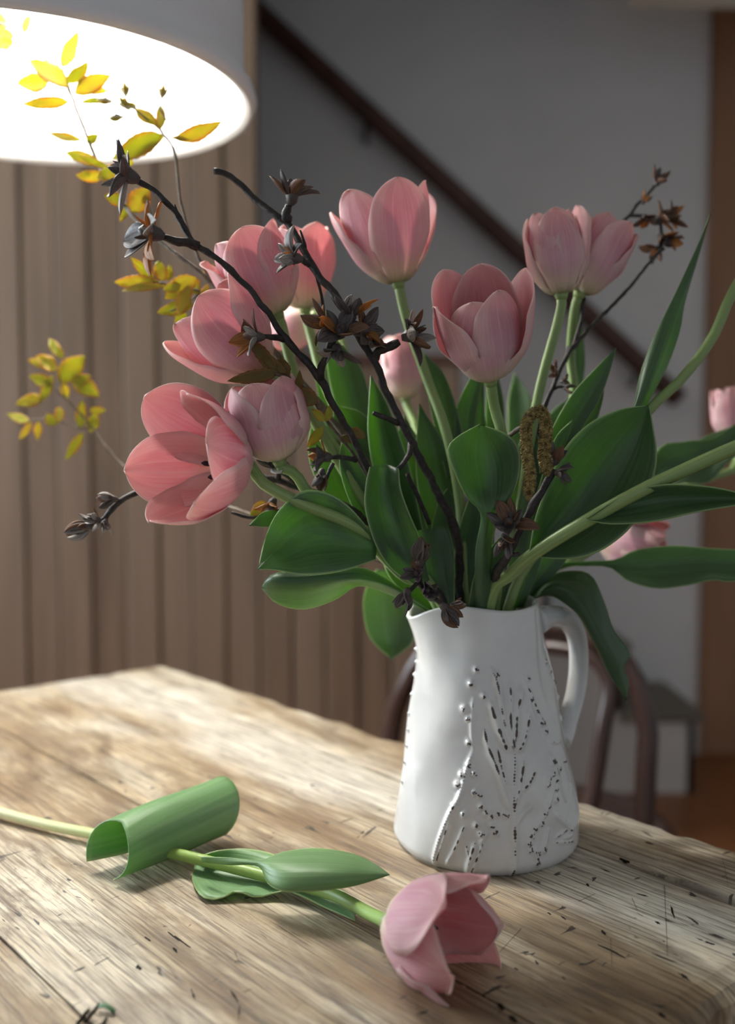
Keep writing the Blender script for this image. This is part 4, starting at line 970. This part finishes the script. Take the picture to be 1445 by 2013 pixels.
bark_tube(B2, 'twig', parse('616,520,63 632,580,64 640,640,64.5'), .0010, .0009, seed=14)
husk(B2, P(574, 385, .63), V((.15, -.3, 1)), .0165, 6, 21, ('husk_brown', 'husk_dark', 'husk_rust', 'husk_brown'), (35, 80))
husk(B2, P(578, 507, .615), V((-1, -.4, .1)), .0145, 6, 22, ('husk_dark', 'husk_rust', 'husk_grey'), (25, 80))
husk(B2, P(806, 660, .597), V((.9, -.5, .2)), .0155, 8, 23, ('husk_brown', 'husk_dark', 'husk_grey', 'husk_brown'), (35, 100))
husk(B2, P(735, 675, .605), V((.6, -.5, .6)), .010, 5, 24, ('husk_dark', 'husk_brown'))
B3 = branch('low dark branch running behind the wide-open tulip to a pair of buds')
bark_tube(B3, 'bark', parse('186,1028,64 206,1018,64 232,990,64 265,970,64.5 340,948,65 420,932,65 490,932,64 545,945,63.5 600,962,63.5 700,1010,64.5 800,1110,65.5 868,1198,66'), .0017, .0034, seed=15, enter=True)
bark_tube(B3, 'twig', parse('546,945,63.5 548,920,63 545,895,63'), .0018, .0012, seed=16)
bark_tube(B3, 'twig', parse('588,955,63.5 560,932,62.5 540,925,62'), .0018, .0012, seed=17)
bark_tube(B3, 'twig', parse('600,965,63.5 550,1002,64 498,1018,64 455,1008,64'), .0011, .0009, seed=18)
bark_tube(B3, 'twig', parse('700,905,63.2 670,898,62.6 650,900,62.2'), .0017, .0013, seed=19)
bark_tube(B3, 'twig', parse('655,910,62.5 648,925,62.5 640,945,62.5'), .0012, .001, seed=20)
budm = ('husk_dark', 'husk_brown', 'husk_grey')
husk(B3, P(172, 1035, .64), V((-1, -.2, -.25)), .0120, 6, 31, budm, (8, 30), 4)
husk(B3, P(190, 1020, .635), V((-.9, -.4, .5)), .0090, 5, 32, budm, (8, 30))
husk(B3, P(206, 1028, .638), V((-.3, -.3, -1)), .0085, 5, 33, budm, (8, 30))
husk(B3, P(222, 981, .638), V((-1, -.3, .1)), .0095, 5, 34, budm, (8, 28))
husk(B3, P(640, 898, .618), V((-1, -.3, .1)), .0130, 6, 35, ('husk_dark', 'husk_grey', 'husk_brown', 'husk_rust'), (15, 60))
husk(B3, P(632, 930, .622), V((-.2, -.3, -1)), .0095, 5, 36, ('husk_dark', 'husk_brown'), (10, 40))
husk(B3, P(535, 915, .618), V((-.3, -.4, .7)), .0120, 6, 37, ('husk_grey', 'husk_brown', 'husk_dark'), (35, 90))
husk(B3, P(535, 990, .635), V((-.3, -.4, -.7)), .0120, 6, 38, ('husk_brown', 'husk_grey', 'husk_rust'), (25, 80))
B4 = branch('dark branch with brown shrivelled husks rising beside the hanging catkins')
bark_tube(B4, 'bark', parse('1088,922,60 1068,960,60 1045,1000,60 1020,1045,60.5 1000,1090,61 975,1130,62.5 966,1196,64.5'), .0022, .0030, seed=21, enter=True)
bark_tube(B4, 'twig', parse('1000,1090,61 1014,1090,60.6 1022,1088,60.5'), .0016, .0012, seed=22)
husk(B4, P(1002, 1030, .598), V((-.3, -.6, .5)), .0135, 7, 41, ('husk_brown', 'husk_dark'), (20, 80), 5)
husk(B4, P(994, 1058, .600), V((-.1, -.6, -.8)), .0110, 6, 42, ('husk_brown', 'husk_dark'), (10, 45), 4)
husk(B4, P(1093, 905, .598), V((.3, -.5, .8)), .0100, 5, 43, ('husk_brown', 'husk_dark'), (10, 50))
husk(B4, P(1098, 930, .598), V((.9, -.4, 0)), .0085, 5, 44, ('husk_dark',), (20, 70))
B5 = branch('thin dark branch reaching right to out-of-focus rusty husks before the white wall')
bark_tube(B5, 'bark', parse('1306,488,75 1280,512,75 1240,562,74 1190,615,73 1135,672,71 1105,718,70 1088,760,69.5 1068,805,69 1050,880,68.5 1020,1020,68 985,1196,67.5'), .0011, .0030, seed=23, enter=True)
bark_tube(B5, 'twig', parse('1150,585,71.5 1140,640,71.3 1126,685,71'), .0010, .0016, seed=24)
bark_tube(B5, 'twig', parse('1088,765,69.5 1100,760,69.3 1113,763,69.2'), .0012, .0008, seed=25)
bark_tube(B5, 'twig', parse('1290,362,78 1268,388,78 1250,405,78 1240,422,78 1216,443,78 1160,500,78 1140,560,77 1126,640,75 1112,710,71'), .0012, .0013, seed=26)
bark_tube(B5, 'twig', parse('1240,424,78 1270,426,77.5 1296,434,77 1300,455,76.5 1308,480,75.5'), .0013, .0012, seed=27)
hm = ('husk_brown', 'husk_rust', 'husk_dark', 'husk_brown')
for i, (x, y, dx, dz, s) in enumerate([(1294, 358, .4, .8, .010), (1298, 432, .6, .5, .0125), (1318, 430, 1, 0, .012), (1302, 468, .3, -.4, .0125), (1288, 490, -.5, -.6, .0095), (1270, 428, .2, -.6, .009), (1318, 475, 1, -.2, .0095), (1266, 396, .5, .7, .007)]):
    husk(B5, P(x, y, .765), V((dx, -.4, dz)), s, 5, 50 + i, hm, (20, 80), 2)
for i, (x, y, dx, dz) in enumerate([(1092, 720, -.5, .6), (1106, 750, .6, .3), (1112, 764, .9, -.2), (1094, 735, -.6, .1)]):
    husk(B5, P(x, y, .69), V((dx, -.4, dz)), .0055, 4, 60 + i, ('husk_brown', 'husk_dark'), (15, 60), 1)
B6 = branch('short dark twig of withered buds drooping over the jug rim')
bark_tube(B6, 'bark', parse('836,1085,59 824,1120,59.5 826,1145,60 845,1175,61.5 872,1204,64.5'), .0020, .0034, seed=28, enter=True)
bark_tube(B6, 'twig', parse('826,1140,60 812,1155,59.5 800,1165,59.2'), .0016, .0012, seed=29)
bark_tube(B6, 'twig', parse('840,1168,61 858,1180,60.3 872,1190,60'), .0020, .0014, seed=30)
wm = ('husk_dark', 'husk_brown', 'husk_dark')
husk(B6, P(826, 1100, .588), V((.2, -.4, 1)), .0135, 6, 71, wm, (15, 50), 4)
husk(B6, P(820, 1128, .592), V((-.4, -.7, .2)), .0085, 5, 72, wm, (15, 60), 2)
husk(B6, P(799, 1168, .590), V((-.3, -.4, -1)), .0115, 6, 73, wm, (8, 35), 3)
husk(B6, P(838, 1160, .60), V((.3, -.8, .1)), .0095, 5, 74, wm, (10, 45), 3)
husk(B6, P(876, 1196, .598), V((.7, -.4, -.8)), .0115, 6, 75, ('husk_brown', 'husk_dark', 'husk_brown'), (6, 28), 3)
husk(B6, P(893, 1188, .61), V((1, -.2, .0)), .0070, 4, 76, wm, (10, 50), 2)

# ------------------------------------------------------------------ catkin twig
CK = thing('catkin_twig', 'twig with two long hanging brown catkins in the bouquet', 'twig', (JX, JY, TZ + 0.03))
bark_tube(CK, 'bark', parse('1060,806,60.5 1035,835,60.8 1012,848,61.5 985,880,64 975,960,65.5 965,1080,66 955,1196,66'), .0013, .0020, mat='bark_brown', seed=33, enter=True)
def catkin(pts, r, seed):
    cur = catmull(parse(pts), 120); rnd = random.Random(seed)
    vs, fs, uv = tube(cur, [r * .72 * min(1, .4 + i / 10, .25 + (119 - i) / 14) for i in range(120)], 10)
    ct = obj('catkin', vs, fs, 'catkin', CK, uvs=uv)
    V2, F2 = [], []
    for i in range(1, 119):
        tg = (cur[i + 1] - cur[i - 1]).normalized(); e1 = tg.orthogonal().normalized(); e2 = tg.cross(e1)
        e = min(1, .4 + i / 10, .25 + (119 - i) / 14)
        for k in range(6):
            a = 2 * math.pi * k / 6 + i * 2.4 + rnd.uniform(-.3, .3); o = e1 * math.cos(a) + e2 * math.sin(a); s = tg.cross(o)
            c = cur[i] + o * r * .62 * e; q = r * rnd.uniform(.22, .36); b = len(V2)
            V2 += [c - tg * q, c + s * q, c + tg * q, c - s * q, c + o * r * rnd.uniform(.35, .6) * e + tg * q * .5]
            F2 += [(b, b + 1, b + 4), (b + 1, b + 2, b + 4), (b + 2, b + 3, b + 4), (b + 3, b, b + 4)]
    obj('scales', V2, F2, 'catkin', ct, shade=False, kind='stuff')
catkin('1066,808,60 1052,810,59.5 1040,822,59 1034,845,58.8 1036,890,58.8 1042,930,58.8 1038,983,58.8', .0036, 1)
catkin('1052,808,60.5 1066,812,59.8 1074,840,59.2 1070,890,59.2 1076,935,59.2', .0038, 2)
CK2 = CK
catkin('535,672,66.5 543,705,66.3 560,740,66.5 576,770,66.8', .0030, 3) if False else None

# ------------------------------------------------------------------ leafy sprigs
def small_leaf(root, b, t_, wpx, d0, d1, mat, seed):
    rnd = random.Random(seed)
    p0, p1 = P(b[0], b[1], d0), P(t_[0], t_[1], d1)
    ax = p1 - p0; L = ax.length; w_ = wpx * (d0 + d1) / 2 / F
    view = (p0 - CAM).normalized()
    side = ax.cross(view).normalized(); nn = side.cross(ax.normalized()).normalized()
    rot = rnd.uniform(-.45, .45); side2 = side * math.cos(rot) + nn * math.sin(rot); n2 = side2.cross(ax.normalized())
    w_ /= max(.75, math.cos(rot)); bend = rnd.uniform(-.10, .16) * L; fold = rnd.uniform(.1, .4)
    g = []
    nt = 15
    for i in range(nt):
        tt = i / (nt - 1); sh = math.sin(math.pi * min(1, tt) ** .82) ** .85 if 0 < i < nt - 1 else (0.06 if i == 0 else 0)
        c = p0 + ax * tt + n2 * (bend * 4 * tt * (1 - tt)) + side2 * (0.03 * L * math.sin(tt * 3 + seed))
        row = []
        for j in range(7):
            s = j / 3 - 1; serr = 1 + (0.05 * (-1) ** i if abs(s) > .9 else 0)
            row.append(c + side2 * (w_ / 2 * sh * s * serr) + n2 * (-fold * abs(s) * w_ / 2 * sh + 0.06 * w_ * math.sin(tt * 14 + s) * abs(s)))
        g.append(row)
    return put_sheet('leaf', g, 0.00035, mat, root)
def sprig(label, stems, leaves, d, mat='leaf_young', root_end=None):
    root = thing('leafy_sprig', label, 'sprig', (JX, JY, TZ + 0.03), 'sprigs of young leaves')
    for k, (pts, r0, r1, ent) in enumerate(stems):
        bark_tube(root, 'twig', parse(pts), r0, r1, mat='bark_brown' if k < 9 else 'bark', seed=80 + k, enter=ent)
    for i, lf in enumerate(leaves):
        bx, by, tx, ty, wp = lf[:5]; dd = lf[5] if len(lf) > 5 else d
        small_leaf(root, (bx, by), (tx, ty), wp, dd, dd + (random.random() - .5) * .02, lf[6] if len(lf) > 6 else mat, int(bx * 7 + ty))
    return root
S1 = sprig('golden young-leaf sprig arching up inside the lit lampshade',
  [('-25,38,80 20,55,79 75,100,78 130,168,77 160,240,76 195,325,75 235,390,73.5 275,440,72 335,490,70.5 420,560,69.5 560,720,69 760,960,68.5 880,1196,68', .0011, .0022, True),
   ('133,172,77 125,140,76.6 120,118,76.5', .0007, .0005, False), ('150,215,76.6 140,185,76.2 135,165,76', .0008, .0006, False)],
  [(133, 172, 58, 116, 38, .765), (95, 158, 33, 166, 36, .78), (137, 203, 40, 202, 24, .765), (122, 132, 154, 60, 28, .765), (133, 164, 172, 120, 26, .76), (148, 186, 218, 146, 34, .76), (155, 158, 212, 182, 26, .785), (158, 204, 228, 196, 12, .76),
   (160, 274, 95, 263, 16, .755), (170, 280, 193, 264, 18, .755), (196, 318, 128, 302, 24, .75), (212, 326, 155, 308, 14, .74), (205, 344, 148, 343, 24, .75), (240, 335, 190, 348, 30, .74), (262, 322, 230, 312, 18, .75),
   (262, 418, 290, 366, 44, .73), (245, 395, 205, 385, 26, .735), (250, 400, 235, 436, 16, .73), (280, 400, 292, 380, 14, .73),
   (8, 62, -14, 12, 26, .795), (28, 74, -14, 60, 22, .79), (27, 82, -12, 92, 26, .795), (45, 66, 62, 30, 16, .80)], .76)
S2 = sprig('budding golden sprig with tiny closed flower buds before the lampshade',
  [('300,232,74 320,262,74 340,290,73.5 347,322,73 356,400,71.5 384,490,70.5 424,560,70 560,710,69.6 770,960,69 895,1196,68.5', .0009, .0018, True), ('344,282,73.4 330,240,73.6 312,212,73.8', .0006, .0005, False),
   ('322,262,74 290,235,73.6 260,212,73.4 225,200,73.2', .0006, .0005, False), ('262,214,73.4 250,198,73.2 246,186,73.2', .0004, .0004, False), ('262,222,73.4 245,228,73.2 232,231,73.2', .0004, .0004, False), ('312,212,73.8 316,200,73.6 319,190,73.6', .0004, .0004, False)],
  [(320, 268, 220, 309, 42, .735), (322, 268, 252, 306, 22, .74), (345, 272, 436, 240, 30, .73), (308, 246, 266, 212, 24, .735), (316, 254, 314, 204, 20, .735), (340, 270, 372, 274, 10, .73)], .735)
for i, (x, y, dx, dz) in enumerate([(246, 176, -.1, 1), (320, 180, .2, 1), (243, 203, -.4, .6), (256, 208, .4, -.2), (228, 231, -1, -.1), (205, 198, -1, .2)]):
    c = P(x, y, .732); d_ = V((dx, -.1, dz)).normalized(); s = .0052
    tv = tube([c - d_ * s, c - d_ * s * .6, c, c + d_ * s * .6, c + d_ * s * 1.1], [.0006, .0017, .0022, .0014, .0002], 8); bd = obj('flower_bud', *tv[:2], 'bud_green', S2)
    for q in range(3):
        e1 = d_.orthogonal().normalized(); e2 = d_.cross(e1); a = q * 2.1; o = e1 * math.cos(a) + e2 * math.sin(a)
        put_sheet('sepal', sepal_grid(c - d_ * s * .6 + o * .0014, d_ + o * .35, o, .0075, .0028, -.3), .0003, 'leaf_young', bd)
S3 = sprig('yellow-green leaf sprig peeping out behind the left-hand tulips',
  [('300,555,72 345,560,72 390,572,71.5 430,600,71 560,760,70 760,980,69 870,1196,68', .0008, .0016, True), ('395,575,71.5 360,600,71 335,612,71', .0007, .0005, False)],
  [(312, 552, 224, 556, 32, .72), (302, 556, 258, 504, 22, .725), (318, 552, 312, 512, 28, .72), (330, 552, 332, 520, 18, .722), (325, 560, 240, 574, 16, .715), (385, 545, 324, 588, 40, .71), (372, 552, 392, 580, 34, .72), (355, 560, 320, 570, 22, .71), (380, 600, 308, 612, 30, .71), (372, 560, 352, 622, 26, .712), (365, 615, 345, 640, 22, .72), (395, 585, 412, 620, 24, .72), (405, 545, 420, 520, 22, .72), (410, 560, 385, 610, 18, .71)], .72)
S4 = sprig('pale yellow sprig out on its own against the wooden wall boards',
  [('96,752,84 120,775,84 150,805,84 185,845,83.5 210,880,83 260,925,82 420,985,76 600,1050,72 780,1120,70 862,1194,68', .0008, .0014, True), ('122,715,84 118,745,84 128,780,84', .0006, .0006, False), ('60,825,84 105,825,84 150,840,83.8 178,842,83.7', .0006, .0008, False)],
  [(124, 705, 98, 664, 20), (108, 714, 54, 708, 22), (112, 726, 70, 700, 30), (114, 748, 168, 702, 44), (142, 738, 194, 782, 36), (98, 758, 58, 738, 26), (86, 782, 30, 796, 26), (104, 738, 76, 792, 20), (58, 826, 12, 814, 18), (62, 830, 38, 864, 14), (76, 830, 74, 866, 16), (108, 836, 92, 812, 24), (160, 842, 160, 786, 22), (164, 852, 128, 904, 20), (176, 806, 208, 808, 18), (122, 752, 130, 786, 18), (178, 850, 188, 812, 26), (146, 756, 178, 738, 26), (118, 800, 112, 832, 20)], .84)
S5 = sprig('bronze-brown leaf twig tucked between the nodding and closed tulips',
  [('540,735,60 580,748,60.5 610,775,61 634,815,61.5 668,860,62.5 700,900,63.2 800,1060,65 900,1196,66', .0009, .0016, True)],
  [(548, 728, 448, 752, 28, .60), (545, 728, 484, 666, 28, .60), (562, 735, 515, 690, 22, .602), (565, 742, 550, 700, 26, .605), (588, 770, 590, 728, 16, .605), (625, 790, 578, 766, 34, .608), (640, 826, 612, 806, 18, .61, 'leaf_young'), (640, 828, 650, 795, 16, .61, 'leaf_young'), (632, 838, 606, 880, 20, .612, 'leaf_young'), (690, 845, 722, 858, 20, .622), (700, 865, 672, 858, 18, .625), (520, 985, 492, 1016, 22, .64, 'leaf_young')], .60, 'leaf_bronze')

# ------------------------------------------------------------------ the tulip lying on the table
lyc = PT(400, 1700, TZ)
LY = thing('tulip', 'cut pink tulip lying on the table boards with rolled leaf', 'tulip', lyc)
def H(px, py, h): return PT(px, py, TZ + h)
hb = H(764, 1812, .022)
cur = [H(-60, 1583, .006), H(0, 1597, .006), H(95, 1622, .006), H(195, 1642, .008), H(300, 1668, .010), H(395, 1690, .012), H(520, 1722, .010), H(650, 1757, .010), H(725, 1795, .015), hb]
vs, fs, uv = tube(catmull(cur, 70), .0036, 10); obj('stem', vs, fs, 'stem_pale', LY, uvs=uv)
axl = V((0.80, -0.56, 0.03))
tulip_head(LY, hb, axl, .066, .050, (4, 14, 20, 0, 12, 22), 40, [(0, 88), (.26, 42), (.62, 4), (1, -20)], seed=77, stamens=True, ruffle=0.0034, lens=(.95, .9, 1, 1, .98, 1.0))
# rolled leaf: a tunnel of leaf blade over the stem
A, Bp = H(225, 1668, .0185), H(425, 1592, .0215)
axr = (Bp - A).normalized(); s1 = axr.cross(V((0, 0, 1))).normalized(); s2 = s1.cross(axr).normalized()
g = []
for i in range(26):
    tt = i / 25; row = []
    c = A.lerp(Bp, tt)
    rr_ = lerp(.0165, .0205, tt) * (1 + .05 * math.sin(tt * 5))
    a0 = math.radians(lerp(-62, -40, tt)); a1 = math.radians(lerp(218, 238, tt))
    for j in range(21):
        uu = j / 20; a = lerp(a0, a1, uu)
        rad_ = rr_ * (1 + .10 * (uu - .5))
        flare = .006 * (1 - tt) ** 6 * abs(uu - .5) * 2
        skew = axr * (-.012 * (1 - tt) ** 3 * (abs(uu - .5) * 2 - .3) + .010 * tt ** 4 * (1 - (uu * 2 - 1) ** 2 * 1.4))
        row.append(c + s1 * math.cos(a) * (rad_ + flare) + s2 * math.sin(a) * rad_ + skew)
    g.append(row)
for row in g:
    for p in row: p.z = max(p.z, TZ + .0008)
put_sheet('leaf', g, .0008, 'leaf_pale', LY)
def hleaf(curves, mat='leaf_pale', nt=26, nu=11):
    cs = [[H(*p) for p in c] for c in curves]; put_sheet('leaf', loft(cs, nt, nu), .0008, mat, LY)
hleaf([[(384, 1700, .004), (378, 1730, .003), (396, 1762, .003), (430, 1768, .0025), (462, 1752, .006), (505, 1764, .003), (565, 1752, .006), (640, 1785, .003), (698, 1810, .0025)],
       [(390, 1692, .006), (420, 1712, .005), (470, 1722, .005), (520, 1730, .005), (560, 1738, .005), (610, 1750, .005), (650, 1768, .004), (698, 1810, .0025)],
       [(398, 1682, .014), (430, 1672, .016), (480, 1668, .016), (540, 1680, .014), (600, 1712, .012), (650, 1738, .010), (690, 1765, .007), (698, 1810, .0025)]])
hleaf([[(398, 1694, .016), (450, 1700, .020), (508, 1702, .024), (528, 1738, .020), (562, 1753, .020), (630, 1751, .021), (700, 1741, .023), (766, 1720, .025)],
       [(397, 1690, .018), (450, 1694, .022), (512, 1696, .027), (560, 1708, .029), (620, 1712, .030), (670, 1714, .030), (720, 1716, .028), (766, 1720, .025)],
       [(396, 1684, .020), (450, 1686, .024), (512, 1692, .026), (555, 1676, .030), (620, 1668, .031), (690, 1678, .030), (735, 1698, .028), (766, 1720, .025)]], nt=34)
